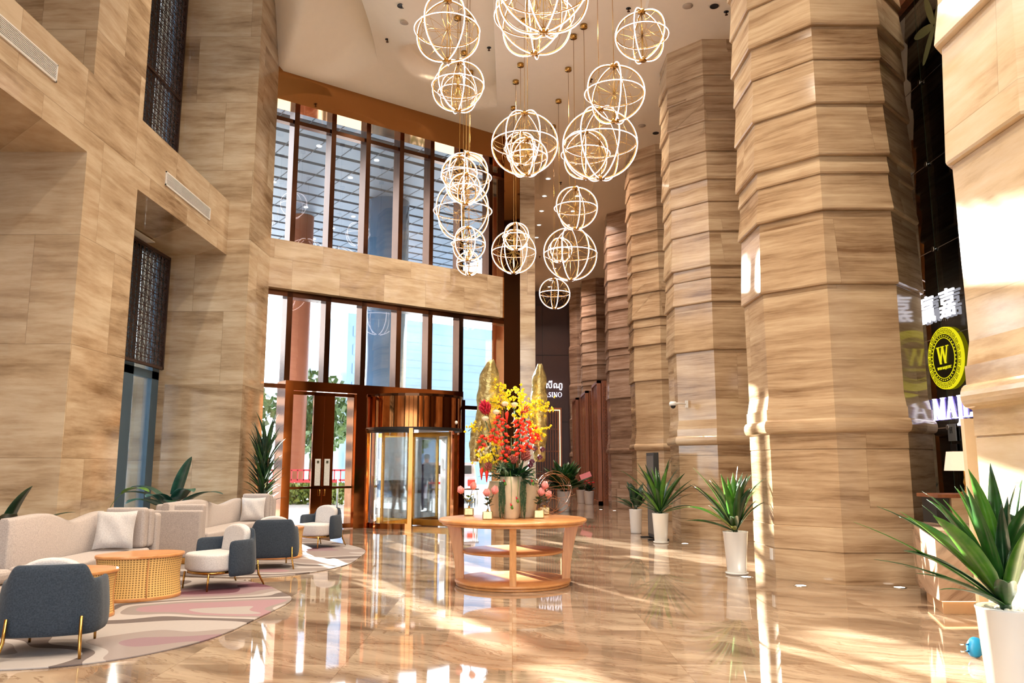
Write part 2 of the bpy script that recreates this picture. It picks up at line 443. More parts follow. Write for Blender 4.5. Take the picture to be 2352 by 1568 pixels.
# lower row: five panes above the door header and full height side lights
fr = MB(Wp)
for m_ in mull[:-1]: fr.box(m_ - .07, m_ + .06, -.5, -.2, 3.2 if m_ > -.5 and m_ < 3.5 else 0, 5.33)
fr.box(-1.9, 4.87, -.5, -.2, 5.2, 5.33)
fr.box(-1.9, -.93, -.42, -.28, 3.12, 3.22); fr.box(3.69, 4.87, -.42, -.28, 2.85, 2.95)
fr.box(-1.9, -.93, -.42, -.28, 0, .12); fr.box(3.69, 4.87, -.42, -.28, 0, .12)
o = struct(fr.ob('window_21', M['bronze_dark']))
pv = -1.9
for m_ in mull[:-1] + [4.87]:
    z0 = .1 if (m_ < -.5 or m_ > 4.0) else 3.25
    g = MB(Wp); g.box(pv + .02, m_ - .05, -.385, -.37, z0, 5.25); g.ob('window_glass', M['glass'], o); pv = m_
# header above the doors
w = MB(Wp); w.box(-1.05, 3.6, -.45, .06, 3.06, 3.27); struct(w.ob('trim_2', M['bronze']))
w = MB(Wp); w.box(-1.05, -.86, -.45, .06, 0, 3.06); struct(w.ob('trim_3', M['bronze']))
w = MB(Wp); w.box(.66, .92, -.45, .06, 0, 3.06); struct(w.ob('trim_4', M['bronze']))
w = MB(Wp); w.box(3.50, 3.66, -.45, .06, 0, 3.06); struct(w.ob('trim_5', M['bronze']))
# sliding double door
for k, (s0, s1, g0, g1) in enumerate(((-.86, -.105, -.84, -.35), (-.095, .66, .15, .62))):
    fr = MB(Wp)
    fr.box(s0, g0, -.06, 0, 0.02, 3.05); fr.box(g1, s1, -.06, 0, .02, 3.05)
    fr.box(s0, s1, -.06, 0, .02, .12); fr.box(s0, s1, -.06, 0, 2.97, 3.05); fr.box(s0, s1, -.06, 0, .9, .95)
    o = struct(fr.ob('door_%d' % (k + 1), M['bronze']))
    g = MB(Wp); g.box(g0, g1, -.035, -.025, .12, 2.97); g.ob('door_glass', M['glass_clear'], o)
    h = MB(Wp); hx = -.16 if k == 0 else -.04
    h.tube([(hx, .0, .75), (hx, .05, .75), (hx, .05, .88), (hx, .0, .88)], .01); h.ob('door_handle', M['brass'], o)
t_ = NT('printed_notice'); oo = t_.sep(t_.obj())
ln = t_.math('LESS_THAN', t_.math('FRACT', t_.math('MULTIPLY', oo[2], 32)), .4)
msk = t_.math('GREATER_THAN', t_.noise(t_.obj(), 60, 2), .45)
t_.bsdf(t_.mix(t_.math('MULTIPLY', t_.math('MULTIPLY', ln, msk), .45), lin((214, 214, 208)), lin((120, 120, 118))), .5)
M['notice'] = t_.m
for k, (s0, lab) in enumerate(((-.275, 'tall white sheet on the left sliding door leaf, one of a notice and its modelled reflection'), (-.055, 'tall white sheet on the right sliding door leaf, one of a notice and its modelled reflection'))):
    n_ = MB(Wp); n_.box(s0, s0 + .13, .0, .008, .97, 1.56); o = n_.ob('notice_and_reflection', M['notice']); tag(o, lab, 'notice', 'notices on the entrance doors')  # a notice and its mirror image in the bronze, both built as sheets
    e = MB(Wp); e.box(s0 + .04, s0 + .09, .008, .012, 1.46, 1.52); e.ob('crest', plain('notice_crest_%d' % k, (60, 58, 40), .5), o)

# revolving door
CX, CN, RR = 2.2, -.05, 1.2
rv = thing('revolving_door', 'bronze and glass revolving door with curved canopy, right of the sliding doors', 'door', tuple(Wp((CX, CN, 0))), math.atan2(DD[1], DD[0]))
def arc(r, a0, a1, n): return [(r * cos(lerp(a0, a1, i / n)), r * sin(lerp(a0, a1, i / n))) for i in range(n + 1)]
def arcwall(mb, r, th, a0, a1, z0, z1, n=24):
    A = arc(r, a0, a1, n); B = arc(r - th, a0, a1, n)
    mb.rings([[(A[i][0], A[i][1], z0), (A[i][0], A[i][1], z1), (B[i][0], B[i][1], z1), (B[i][0], B[i][1], z0)] for i in range(n + 1)], True, True, False)
c_ = MB(); c_.prism(arc(RR, 0, 2 * pi, 48)[:-1], 2.27, 3.05, True, True); c_.ob('canopy', M['bronze'], rv)
c_ = MB(); arcwall(c_, RR + .02, .05, R(180), R(360), 2.22, 2.29); c_.ob('canopy_trim', M['black'], rv)
c_ = MB(); arcwall(c_, RR + .02, .04, R(180), R(360), 3.0, 3.06); c_.ob('canopy_trim', M['bronze_dark'], rv)
near = R(270 - 36.4 + 6)  # towards the lobby
fr = MB(); g1 = MB()
for a_ in (R(182), near, R(358)):
    x, y = RR * cos(a_), RR * sin(a_)
    pm = MB(); pm.obox((x, y, 1.13), .09, .09, 2.26, Euler((0, 0, a_))); pm.ob('post', M['bronze'], rv)
arcwall(g1, RR - .01, .015, R(186), near - R(4), .12, 2.2)
g1.ob('curved_glass', M['glass_clear'], rv)
fr = MB(); arcwall(fr, RR, .05, R(182), near, 0, .12); fr.ob('bottom_rail', M['bronze'], rv)
fr = MB(); arcwall(fr, RR, .05, R(182), near, 2.16, 2.27); fr.ob('top_rail', M['black'], rv)
for k in range(4):
    a_ = R(24 + 90 * k)
    tfm = Matrix.Rotation(a_, 4, 'Z')
    wi = MB(lambda v, tfm=tfm: tfm @ v)
    for x0, x1, z0, z1 in ((.04, .1, .02, 2.2), (1.06, 1.12, .02, 2.2), (.04, 1.12, .02, .16), (.04, 1.12, 2.1, 2.2)): wi.box(x0, x1, -.025, .025, z0, z1)
    wo = wi.ob('wing', M['brass'], rv)
    g = MB(lambda v, tfm=tfm: tfm @ v); g.box(.1, 1.06, -.005, .005, .16, 2.1); g.ob('wing_glass', M['glass_clear'], wo)
c_ = MB(); c_.lathe([(.05, 0), (.05, 2.27)], 12); c_.ob('central_shaft', M['brass'], rv)
cmr = MB(); cmr.sphere((0, 0, 0), .045); o = cmr.ob('sensor_dome', M['white_paint'], rv, (RR * cos(R(300)) , RR * sin(R(300)), 2.42))

# ------------------------------------------------------------------ colonnade
steps = [3.66, 4.62, 5.11, 5.35, 6.06, 6.68, 7.15, 7.75, 8.4, 8.95, 9.4]
juts = [.028, .036, .012, .04, .026, .014, .034, .026, .036, .02, .03]
prof = [(0, 0), (.365, 0), (.368, -.012), (.378, -.012), (.382, 0), (.655, 0), (.658, -.012), (.668, -.012), (.672, -.008), (1.60, -.008), (1.602, -.016), (1.612, -.016), (1.614, -.004), (1.80, -.004)]
for i in range(9):
    a_ = -pi / 2 + pi * i / 8; prof.append((1.90 + .085 * sin(a_), .02 + .042 * cos(a_)))
prof += [(2.0, .02), (2.12, .02), (2.122, .008), (2.3, -.02)]
for i, (z, j) in enumerate(zip(steps, juts)):
    prev = prof[-1][0]
    prof += [(z - .012, -.012), (z - .006, -.02), (z, j - .008), (z + .02, j)]
    nxt = steps[i + 1] if i + 1 < len(steps) else 10.2
    prof.append((z + (nxt - z) * .7, -.01 if i % 3 else .0))
prof += [(9.9, -.02), (11.0, -.02)]
def column(cy, label, mat, ztop=10.6):
    mb = MB(); rings = []
    for z, d in prof:
        if z > ztop: z = ztop
        ap = 1.06 + d; r = ap / cos(pi / 8)
        rings.append([(r * cos(pi / 8 + pi / 4 * k), r * sin(pi / 8 + pi / 4 * k), z) for k in range(8)])
    mb.rings(rings, True, True, False)
    o = mb.ob('stone_column', mat, None, (4.39, cy, 0))
    return tag(o, label, 'column', 'octagonal stone columns of the colonnade')
fronts = [(4.3, 'pale marble octagonal column nearest the camera at the right edge', 'stone_pale'),
          (9.8, 'big octagonal travertine column beside the marble reception desk', 'stone_col'),
          (15.5, 'octagonal travertine column right behind the middle potted palms, carrying the security camera', 'stone_col'),
          (21.0, 'third octagonal column, just left of and behind the one with the security camera', 'stone_col'),
          (26.6, 'greyer octagonal column beside the carved wooden screen panels', 'stone_far'),
          (36.9, 'distant grey octagonal column behind the wooden screen panels', 'stone_far'),
          (39.0, 'farthest slim octagonal column next to the dark casino wall', 'stone_far')]
for y, lab, mt in fronts[:6]: column(y + 1.06, lab, M[mt])
# last column stands a little proud of the row
mb = MB(); mb.lathe([(.62, 0), (.62, 1.8), (.68, 1.85), (.68, 2.0), (.6, 2.1), (.66, 3.66), (.6, 3.7), (.66, 5.3), (.6, 5.4), (.66, 7.2), (.6, 7.3), (.62, 10.6)], 8, smooth=False, ph=pi / 8)
tag(mb.ob('stone_column', M['stone_far'], None, (3.44, 39.6, 0)), fronts[6][1], 'column', 'octagonal stone columns of the colonnade')
# ------------------------------------------------------------------ measured point on a plane at depth Y
_cp, _sp = cos(R(8.85)), sin(R(8.85))
def at(u, v, Y):
    x, y = (u - 1176) / 1837, -(v - 784) / 1837
    k = Y / (_cp - _sp * y); return Vector((x * k, Y, 1.4 + (_sp + _cp * y) * k))

# ------------------------------------------------------------------ lettering
def _arcband(cx, cy, rx, ry, a0, a1, thin, thick, n=22):
    out = []
    for i in range(n):
        q = []
        for a_ in (lerp(a0, a1, i / n), lerp(a0, a1, (i + 1) / n)):
            t = lerp(thin, thick, abs(cos(a_)) ** 1.4); c, s_ = cos(a_), sin(a_)
            q.append(((cx + rx * c, cy + ry * s_), (cx + (rx - t) * c, cy + (ry - thin) * s_)))
        out.append([q[0][0], q[1][0], q[1][1], q[0][1]])
    return out
def _stem(x, w_, y0=0, y1=1, sl=.07, ends=(1, 1)):
    r = [[(x, y0), (x + w_, y0), (x + w_, y1), (x, y1)]]
    if ends[0]: r.append([(x - sl, y0), (x + w_ + sl, y0), (x + w_ + sl * .6, y0 + .045), (x - sl * .6, y0 + .045)])
    if ends[1]: r.append([(x - sl * .6, y1 - .045), (x + w_ + sl * .6, y1 - .045), (x + w_ + sl, y1), (x - sl, y1)])
    return r
def _dg(x0, y0, x1, y1, w_): return [[(x0, y0), (x0 + w_, y0), (x1 + w_, y1), (x1, y1)]]
def _srf(x0, x1, y, up=True): return [[(x0, y), (x1, y), (x1, y + (.045 if up else -.045)), (x0, y + (.045 if up else -.045))]]
TK, TN = .135, .05
GL = {
 'I': (.34, lambda: _stem(.09, TK)),
 'N': (.86, lambda: _stem(.12, TN) + _stem(.68, TN, ends=(0, 1)) + _dg(.56, 0, .08, 1, TK + .02)),
 'M': (1.06, lambda: _stem(.12, TN) + _stem(.80, TK) + _dg(.48, 0, .10, 1, TK) + _dg(.50, 0, .84, 1, TN)),
 'A': (.86, lambda: _dg(.08, 0, .40, 1, TN) + _dg(.64, 0, .36, 1, TK) + [[(.22, .30), (.66, .30), (.66, .36), (.22, .36)]] + _srf(0, .24, 0) + _srf(.54, .90, 0)),
 'J': (.46, lambda: _stem(.18, TK, -.12, 1, ends=(0, 1)) + [[(.18, -.12), (.34, -.12), (.22, -.28), (.02, -.34), (.0, -.26), (.12, -.22)]]),
 'E': (.70, lambda: _stem(.09, TK) + [[(.2, 0), (.62, 0), (.66, .2), (.60, .2), (.54, .06), (.2, .06)], [(.2, 1), (.60, 1), (.62, .82), (.57, .82), (.52, .94), (.2, .94)], [(.2, .48), (.46, .48), (.46, .54), (.2, .54)], [(.44, .40), (.49, .40), (.49, .62), (.44, .62)]]),
 'S': (.62, lambda: _arcband(.30, .74, .23, .27, R(20), R(250), TN, .12) + _arcband(.30, .26, .25, .27, R(-160), R(75), TN, .13) + [[(.12, .62), (.26, .66), (.50, .40), (.36, .34)]]),
 'O': (.92, lambda: _arcband(.45, .5, .42, .51, 0, 2 * pi, TN, TK, 32)),
 'C': (.84, lambda: _arcband(.45, .5, .42, .51, R(38), R(322), TN, TK, 28) + [[(.74, .68), (.79, .68), (.79, .98), (.74, .92)]]),
 'W': (1.22, lambda: _dg(.28, 0, .04, 1, TK) + _dg(.30, 0, .56, 1, TN) + _dg(.78, 0, .52, 1, TK) + _dg(.80, 0, 1.08, 1, TN) + _srf(-.02, .30, 1, False) + _srf(.44, .76, 1, False) + _srf(.98, 1.24, 1, False)),
 'T': (.74, lambda: _stem(.28, TK, ends=(1, 0)) + [[(.02, 1), (.70, 1), (.72, .78), (.66, .80), (.60, .93), (.12, .93), (.06, .80), (0, .78)]]),
 'H': (.9, lambda: _stem(.1, TK) + _stem(.62, TK) + [[(.2, .47), (.7, .47), (.7, .54), (.2, .54)]]),
}
def word_mesh(txt, h, depth, tf, gap=.06):
    """serif capitals standing on a plane; tf maps (right, up, out) to the place"""
    mb = MB(lambda v: tf(v)); x = 0.0; spans = []
    for ch in txt:
        if ch == ' ': x += .4 * h; continue
        adv, fn = GL[ch]; st = x
        for poly in fn():
            ar = sum(poly[i][0] * poly[(i + 1) % len(poly)][1] - poly[(i + 1) % len(poly)][0] * poly[i][1] for i in range(len(poly)))
            if ar < 0: poly = poly[::-1]
            mb.prism([(x + p[0] * h, p[1] * h) for p in poly], 0, depth)
        x += (adv + gap) * h; spans.append((st, x))
    return mb, x
def font_text(name, txt, size, depth, mat, tf, parent=None):
    cu = bpy.data.curves.new(name, 'FONT'); cu.body = txt; cu.size = size; cu.extrude = depth; cu.offset = size * .004
    o = bpy.data.objects.new(name, cu); COL.objects.link(o)
    dg = bpy.context.evaluated_depsgraph_get(); dg.update()
    me = bpy.data.meshes.new_from_object(o.evaluated_get(dg)); bpy.data.objects.remove(o)
    for v in me.vertices: v.co = tf(v.co)
    me.materials.clear(); me.materials.append(mat)
    o = bpy.data.objects.new(name, me); COL.objects.link(o)
    if parent: o.parent = parent
    return o

# ------------------------------------------------------------------ glass wall with signs on the right
GX = 5.72
gw = thing('glass_wall', 'tall dark bronze-tinted glass wall with chrome standoff pins behind the big column', 'glass wall', (GX, 9.0, 0))
yseams = [6.3, 7.0, 7.7, 8.4, 9.1, 9.8, 10.5, 11.2]; zs = [.02, 1.9, 3.1, 4.3, 5.5, 6.7, 7.95]
for a_, b_ in zip(yseams, yseams[1:]):
    g = MB(); 
    for z0, z1 in zip(zs, zs[1:]): g.box(0, .015, a_ + .006 - 9, b_ - .006 - 9, z0 + .006, z1 - .006)
    g.ob('glass_panel', M['glass_dark'], gw)
sm = MB()
for a_ in yseams: sm.box(.002, .012, a_ - .006 - 9, a_ + .006 - 9, 0, 7.95)
sm.ob('seam_gasket', plain('gasket_green', (60, 84, 60), .3), gw)
for y in yseams[3:]:
    for z in zs[1:-1]:
        p = MB(); p.tube([(-.02, y - 9, z), (.16, y - 9, z)], .014, 8); p.tube([(-.035, y - 9, z), (-.015, y - 9, z)], .035, 12); p.tube([(.14, y - 9, z), (.17, y - 9, z)], .03, 10)
        p.ob('standoff', M['chrome'], gw)
pet = MB()
for (cy, cz, sc_) in ((10.05, 7.3, .55), (9.25, 3.6, .6)):
    for k in range(6):
        a_ = k * pi / 3 + .2
        pts = []
        for i in range(12):
            b_ = 2 * pi * i / 12; r_ = sc_ * (.5 + .48 * cos(b_)); q = .13 * sc_ * sin(b_)
            pts.append((-.003, cy - 9 + r_ * cos(a_) - q * sin(a_), cz + r_ * sin(a_) + q * cos(a_)))
        pet.add(pts, [tuple(range(12))], False)
pet.ob('petal_decal', plain('frosted_decal', (118, 122, 84), .5), gw)
w = MB(); w.box(5.5, 6.39, 6.5, 9.7, 7.97, 8.35); w.box(5.5, 6.39, 12.0, 13.5, 7.97, 8.35); w.box(5.62, 6.39, 9.7, 12.0, 7.97, 8.35); tag(w.ob('bulkhead', M['wood_dark']), 'brown timber bulkhead above the dark glass wall', 'bulkhead')
# dark timber backdrop behind the glass
bd = MB()
for i in range(14): bd.box(6.3, 6.38 - .02 * (i % 2), 6 + i * .5, 6.49 + i * .5, 0, 7.95)
tag(bd.ob('timber_cladding', plain('cladding_brown', (112, 84, 56), .4, 0, .5, .3, .8)), 'dark brown timber cladding seen through the tinted glass wall', 'cladding')

def tfg(y0, z0, off=.03): return lambda v: Vector((GX - off - v[2], y0 - v[0], z0 + v[1]))
# white capitals
def letters(parent, txt, h, depth, tf, gap, mat, back=None):
    x = 0.0
    for ch in txt:
        if ch == ' ': x += .4 * h; continue
        mb, adv = word_mesh(ch, h, depth, lambda v, x=x: tf((v[0] + x, v[1], v[2])), gap)
        o = mb.ob('letter', mat, parent)
        if back:
            mb, _ = word_mesh(ch, h * 1.02, .012, lambda v, x=x: tf((v[0] + x - h * .01, v[1] - h * .01, v[2] - .014)), gap); mb.ob('glow_edge', back, o)
        x += adv
def sign_word(name, txt, h, y0, z0, label, gap=.06, depth=.03, cat='sign'):
    t_ = thing(name, label, cat); letters(t_, txt, h, depth, tfg(y0, z0), gap, M['sign_white'], M['sign_halo']); return t_
sign_word('letter_sign', 'N MAJES', .285, 11.16, 2.005, 'glowing white serif capitals reading N MAJES low on the dark glass wall', .05)
t_ = thing('letter_sign', 'two glowing white Chinese characters above the round yellow emblem', 'sign')
for ch_, y_ in (('贏', 10.95), ('嘉', 10.44)): font_text('character', ch_, .40, .012, M['sign_white'], lambda v: Vector((GX - .04 - v[2], y_ - v[0], 3.36 + v[1])), t_)
em = thing('round_emblem', 'round yellow and black emblem with a serif W on the dark glass wall', 'sign', (GX - .05, 10.40, 2.80))
def disc(r0, r1, x0, x1, n=48):
    mb = MB(lambda v: Vector((v[2], -v[0], v[1])))
    if r0 <= 0: mb.prism([(r1 * cos(2 * pi * i / n), r1 * sin(2 * pi * i / n)) for i in range(n)], x0, x1, True)
    else:
        mb.rings([[(r1 * c, r1 * s_, x0), (r1 * c, r1 * s_, x1), (r0 * c, r0 * s_, x1), (r0 * c, r0 * s_, x0)] for c, s_ in [(cos(2 * pi * i / n), sin(2 * pi * i / n)) for i in range(n + 1)]], True, False, False)
    return mb
disc(0, .41, .0, .04).ob('backing', M['yellow_sign'], em)
disc(0, .315, -.006, .002).ob('black_field', M['black'], em)
disc(.262, .27, -.012, -.005).ob('inner_ring', M['yellow_sign'], em)
for i in range(36):
    a_ = 2 * pi * i / 36; d0 = MB(lambda v: Vector((v[2], -v[0], v[1]))); d0.lathe([(.0085, -.012), (.0085, -.004)], 8, (.292 * cos(a_), .292 * sin(a_))); d0.ob('dot', M['yellow_sign'], em)
gk = MB(lambda v: Vector((v[2], -v[0], v[1])))
for i in range(24):
    a_ = 2 * pi * i / 24; ca, sa = cos(a_), sin(a_)
    def q(x0, x1, y0, y1):
        pts = [(x0, y0), (x1, y0), (x1, y1), (x0, y1)]
        gk.prism([((.328 + p[1]) * ca - p[0] * sa, (.328 + p[1]) * sa + p[0] * ca) for p in pts][::1], -.004, .001)
    for (x0, x1, y0, y1) in ((-.04, .04, .0, .006), (-.04, -.034, 0, .064), (-.04, .03, .058, .064), (.024, .03, .02, .064), (-.018, .03, .02, .026), (-.018, -.012, .02, .044), (-.018, .012, .038, .044)): q(x0, x1, y0, y1)
gk.ob('key_pattern', plain('emblem_dark_line', (120, 118, 24), .5), em)
mb, wd_ = word_mesh('W', .23, .012, lambda v: Vector((-.008 - v[2], .145 - v[0], -.075 + v[1])), 0); mb.ob('letter_w', M['yellow_sign'], em)
letters(em, 'WON MAJESTIC', .034, .006, lambda v: Vector((-.008 - v[2], .165 - v[0], -.145 + v[1])), .09, M['yellow_sign'])
pl = MB(); pl.box(GX - .03, GX - .015, 10.32, 10.5, 1.72, 1.94); o = pl.ob('direction_plate', plain('plate_grey', (120, 122, 124), .4)); tag(o, 'small grey plate lettered H on the glass below the white capitals', 'sign')
mb, _ = word_mesh('H', .08, .004, lambda v: Vector((GX - .031 - v[2], 10.45 - v[0], 1.82 + v[1])), 0); mb.ob('letter_h', M['black'], o)
pl = MB(); pl.box(GX - .03, GX - .015, 10.33, 10.47, 1.54, 1.68); tag(pl.ob('card_reader', M['black']), 'small square black wall device below the grey plate on the glass', 'reader')

# reception desk
def veined(name, base, dark, ang):
    t = NT(name); rot = t.n('ShaderNodeVectorRotate', rotation_type='Y_AXIS'); t.put(rot, 'Vector', t.pos()); rot.inputs['Angle'].default_value = R(ang)
    s_ = t.sep(rot.outputs[0]); w_ = t.noise(t.pos(), 2.0, 3.0)
    f = t.noise(t.comb(t.math('MULTIPLY', s_[0], .8), t.math('MULTIPLY', s_[1], .8), t.math('ADD', t.math('MULTIPLY', s_[2], 7.0), w_)), 1.0, 6.0, .6)
    t.bsdf(t.ramp(f, [(.36, lin(dark)), (.5, lin(base)), (.7, lin(tuple(min(255, c + 26) for c in base)))]), .12); return t.m
M['desk_marble'] = veined('desk_brown_marble', (176, 146, 124), (96, 62, 46), 38)
dk_ = thing('reception_desk', 'veined brown marble reception desk with a glowing plinth beside the big column', 'desk', (4.07, 7.9, 0))
mb = MB(); mb.prism([(0, 0), (1.33, 0), (1.33, 1.3), (.42, 1.3), (.24, .87)], .13, .785); mb.ob('counter_body', M['desk_marble'], dk_, bevel=.006)
mb = MB(); mb.prism([(.07, .08), (1.3, .08), (1.3, 1.2), (.48, 1.2), (.31, .85)], 0, .13); mb.ob('plinth', plain('lit_plinth', (226, 186, 146), .3), dk_)
mb = MB(); mb.tube([(.31, .85, .122), (.055, .06, .122), (1.3, .06, .122)], .008, 4); mb.ob('plinth_light', M['warm_strip'], dk_)
mb = MB(); mb.box(.72, 1.36, .98, 1.28, .785, 1.06); mb.ob('raised_panel', M['stone_pale'], dk_)
mb = MB(); mb.box(.52, 1.4, .88, 1.34, 1.06, 1.1); mb.ob('ledge', M['wood_dark'], dk_, bevel=.004)
mb = MB(); mb.box(.56, .70, 1.0, 1.3, .785, 1.06); mb.ob('end_infill', M['black'], dk_)  # black block put in as the dark gap beside the raised panel
lp = thing('table_lamp', 'table lamp with a pale drum shade on the reception desk ledge', 'lamp', (5.03, 9.0, 1.1))
mb = MB(); mb.lathe([(.001, 0), (.08, 0), (.08, .015), (.02, .03), (.015, .08), (.028, .12), (.015, .17), (.012, .28)], 16); mb.ob('base', M['brass'], lp)
ls = NT('lamp_shade_linen'); b_ = ls.bsdf(lin((226, 206, 190)), .8); ls.put(b_, 'Emission Color', lin((255, 222, 196))); ls.put(b_, 'Emission Strength', .35)
mb = MB(); mb.rings([[(r * cos(pi / 4 * i + pi / 8), r * sin(pi / 4 * i + pi / 8), z) for i in range(8)] for r, z in ((.205, .25), (.17, .46), (.165, .46), (.2, .25))], True, False, False); mb.ob('shade', ls.m, lp)
bx = MB(); bx.box(5.12, 5.24, 8.86, 8.92, 1.101, 1.19); o = bx.ob('desk_clock', M['black']); tag(o, 'small black box with red digits on the desk ledge beside the lamp', 'clock')
bx = MB(); bx.box(5.14, 5.2, 8.855, 8.86, 1.13, 1.16); bx.ob('digits', emit('red_digit', (230, 40, 30), 1.0), o)
pn = MB(); pn.box(3.66, 3.80, 6.50, 6.55, 0, 1.78); tag(pn.ob('partition_panel', plain('cream_panel', (232, 212, 182), .5)), 'narrow cream upright panel standing behind the nearest pale column', 'panel')
bl = thing('blue_plug', 'small bright blue round plastic piece with prongs on the floor by the largest white planter', 'plug', (3.43, 6.2, 0), R(20))
mb = MB(lambda v: Vector((v[0], v[2], v[1] + .075))); mb.lathe([(.001, -.025), (.06, -.025), (.072, -.012), (.072, .012), (.06, .025), (.001, .025)], 18); mb.ob('disc', plain('bright_blue', (20, 130, 196), .35), bl)
mb = MB()
for z in (.05, .1): mb.tube([(-.06, 0, z), (-.15, 0, z + .004)], .007)
mb.ob('prong', M['chrome'], bl)

# ------------------------------------------------------------------ corridor
def carved(name, label, x, y0, y1, xr, group):
    t_ = thing(name, label, 'screen', (x, y0, 0), 0, group); L = y1 - y0
    fr = MB(); H = 4.5
    for a_ in (0, L - .1): fr.box(-.04, .12, a_, a_ + .1, 0, H)
    fr.box(-.04, .12, 0, L, H - .1, H); fr.box(-.04, .12, 0, L, 0, .15); fr.ob('frame', M['wood_screen'], t_)
    sl = MB(); n = max(2, int(L / .5))
    for i in range(n): 
        a_ = .1 + (L - .2) * i / n; sl.box(0, .06, a_ + .02, a_ + (L - .2) / n * .55, .15, H - .1)
    sl.ob('board', M['wood_screen'], t_)
    lt = MB()
    for i in range(n):
        a_ = .1 + (L - .2) * (i + .6) / n
        for j in range(22): lt.box(.01, .04, a_, a_ + (L - .2) / n * .38, .2 + j * .19, .23 + j * .19)
        lt.box(.01, .04, a_ + .07, a_ + .1, .15, H - .1)
    lt.ob('lattice', M['wood_dark'], t_)
    fp = MB(); W_ = xr
    fp.box(.1, .1 + W_, 0, .06, 0, H); fp.ob('end_infill', M['wood_dark'], t_)
    cv = MB()
    for j in range(9):
        z = .25 + j * .46
        cv.box(.14, .1 + W_ - .02, -.02, 0, z, z + .03)
        for k in range(3):
            for s_ in (-1, 1): cv.obox((.1 + W_ * .5, -.01, z + .1 + k * .14), .16, .02, .02, Euler((0, s_ * .8, 0)))
    cv.box(.12, .16, -.02, 0, .1, H - .1); cv.box(W_ + .02, W_ + .06, -.02, 0, .1, H - .1)
    cv.ob('carving', M['wood_screen'], t_)
    return t_
gname = 'carved wooden screen panels along the corridor'
carved('carved_screen', 'tall orange wooden screen panel nearest of the three, with a carved end', 3.15, 29.2, 31.3, .32, gname)
carved('carved_screen', 'middle of the three tall orange wooden screen panels in the corridor', 3.08, 33.2, 35.6, .3, gname)
carved('carved_screen', 'farthest of the three tall orange wooden screen panels, beside the casino wall', 2.95, 36.6, 38.8, .3, gname)
# casino doorway
dw = struct(MB().box(.6, 2.5, 40.38, 40.5, 4.2, 4.3).box(2.42, 2.5, 40.3, 40.5, 0, 4.3).ob('door_3', M['wood_screen']))
mb = MB()
for i in range(14): mb.box(.6 + i * .13, .66 + i * .13, 40.42, 40.46, 0, 4.2)
for z in (1.0, 2.1, 3.2): mb.box(.6, 2.42, 40.4, 40.44, z, z + .06)
mb.ob('slat_door', M['wood_dark'], dw)
mb = MB(); mb.box(2.38, 2.42, 40.28, 40.32, 0, 4.2); mb.box(.6, 2.4, 40.28, 40.32, 4.16, 4.2); mb.ob('light_strip', M['warm_strip'], dw)
tfc = lambda x0, z0, y=40.42: (lambda v: Vector((x0 + v[0], y - v[2], z0 + v[1])))
t_ = thing('letter_sign', 'glowing white CASINO capitals high on the dark end wall', 'sign'); letters(t_, 'CASINO', .24, .04, tfc(1.41, 4.85), .05, M['sign_white'], M['sign_halo'])
o = font_text('letter_sign', 'កាស៊ីណូ', 1.0, .02, M['sign_white'], lambda v: Vector((v[0], -v[2], v[1])))
x1_ = max(v.co.x for v in o.data.vertices); x0_ = min(v.co.x for v in o.data.vertices); k_ = 1.22 / (x1_ - x0_)
for v in o.data.vertices: v.co = Vector((2.55 + (v.co.x - x1_) * k_, 40.38 + v.co.y, 5.30 + v.co.z * k_))
tag(o, 'glowing white Khmer lettering above the CASINO capitals', 'sign')

# ------------------------------------------------------------------ floor uplights
for k, (x, y, lab) in enumerate(((3.42, 9.80, 'round floor uplight at the left front corner of the big column'), (4.52, 9.66, 'round floor uplight at the middle front of the big column, nearer the desk'),
        (2.99, 10.55, 'round floor uplight just right of the nearer middle potted palm'), (3.16, 15.0, 'round floor uplight in front of the column with the security camera'),
        (3.10, 21.0, 'round floor uplight at the foot of the third column'), (3.25, 25.9, 'round floor uplight at the foot of the greyer fourth column'), (2.9, 26.6, 'faint floor uplight left of the greyer fourth column'))):
    t_ = thing('floor_uplight', lab, 'light', (x, y, 0), 0, 'uplights set in the floor by the columns')
    MB().lathe([(.001, .003), (.062, .003), (.062, .0)], 20).ob('lens', M['lamp'], t_)
    mb = MB(); mb.rings([[(r * cos(2 * pi * i / 20), r * sin(2 * pi * i / 20), z) for i in range(20)] for r, z in ((.062, .0), (.062, .006), (.08, .006), (.085, 0))], True, False); mb.ob('rim', M['chrome'], t_)
# wall outlet, camera, sign stand
mb = MB(); mb.box(3.315, 3.33, 10.5, 10.58, .22, .36); o = mb.ob('wall_outlet', M['white_paint']); tag(o, 'white wall outlet low on the bright side face of the big column', 'outlet')
cc = thing('security_camera', 'small white dome security camera bracketed to the column behind the palms', 'camera', (3.50, 15.9, 2.62))
mb = MB(); mb.tube([(0, .06, 0), (-.2, -.1, 0), (-.33, -.18, 0)], .018); mb.obox((-.02, .03, .0), .05, .05, .14); mb.ob('bracket', M['white_paint'], cc)
mb = MB(); mb.lathe([(.001, .03), (.055, .03), (.075, 0), (.075, -.05), (.001, -.05)], 16, (-.34, -.2)); mb.ob('housing', M['white_paint'], cc)
mb = MB(); mb.sphere((-.34, -.2, -.055), .052); mb.ob('dome', M['black'], cc)
st = thing('sign_stand', 'tall thin black sign stand behind the middle potted palms, seen edge on', 'sign stand', (2.77, 15.95, 0), R(4))
mb = MB(); mb.box(-.05, .05, -.3, .3, .05, 1.66); mb.ob('board', M['black'], st)
mb = MB(); mb.box(-.2, .2, -.34, -.26, .0, .03); mb.box(-.2, .2, .26, .34, .0, .03); mb.box(-.03, .03, -.34, .34, .03, .06); mb.ob('foot', M['black'], st)
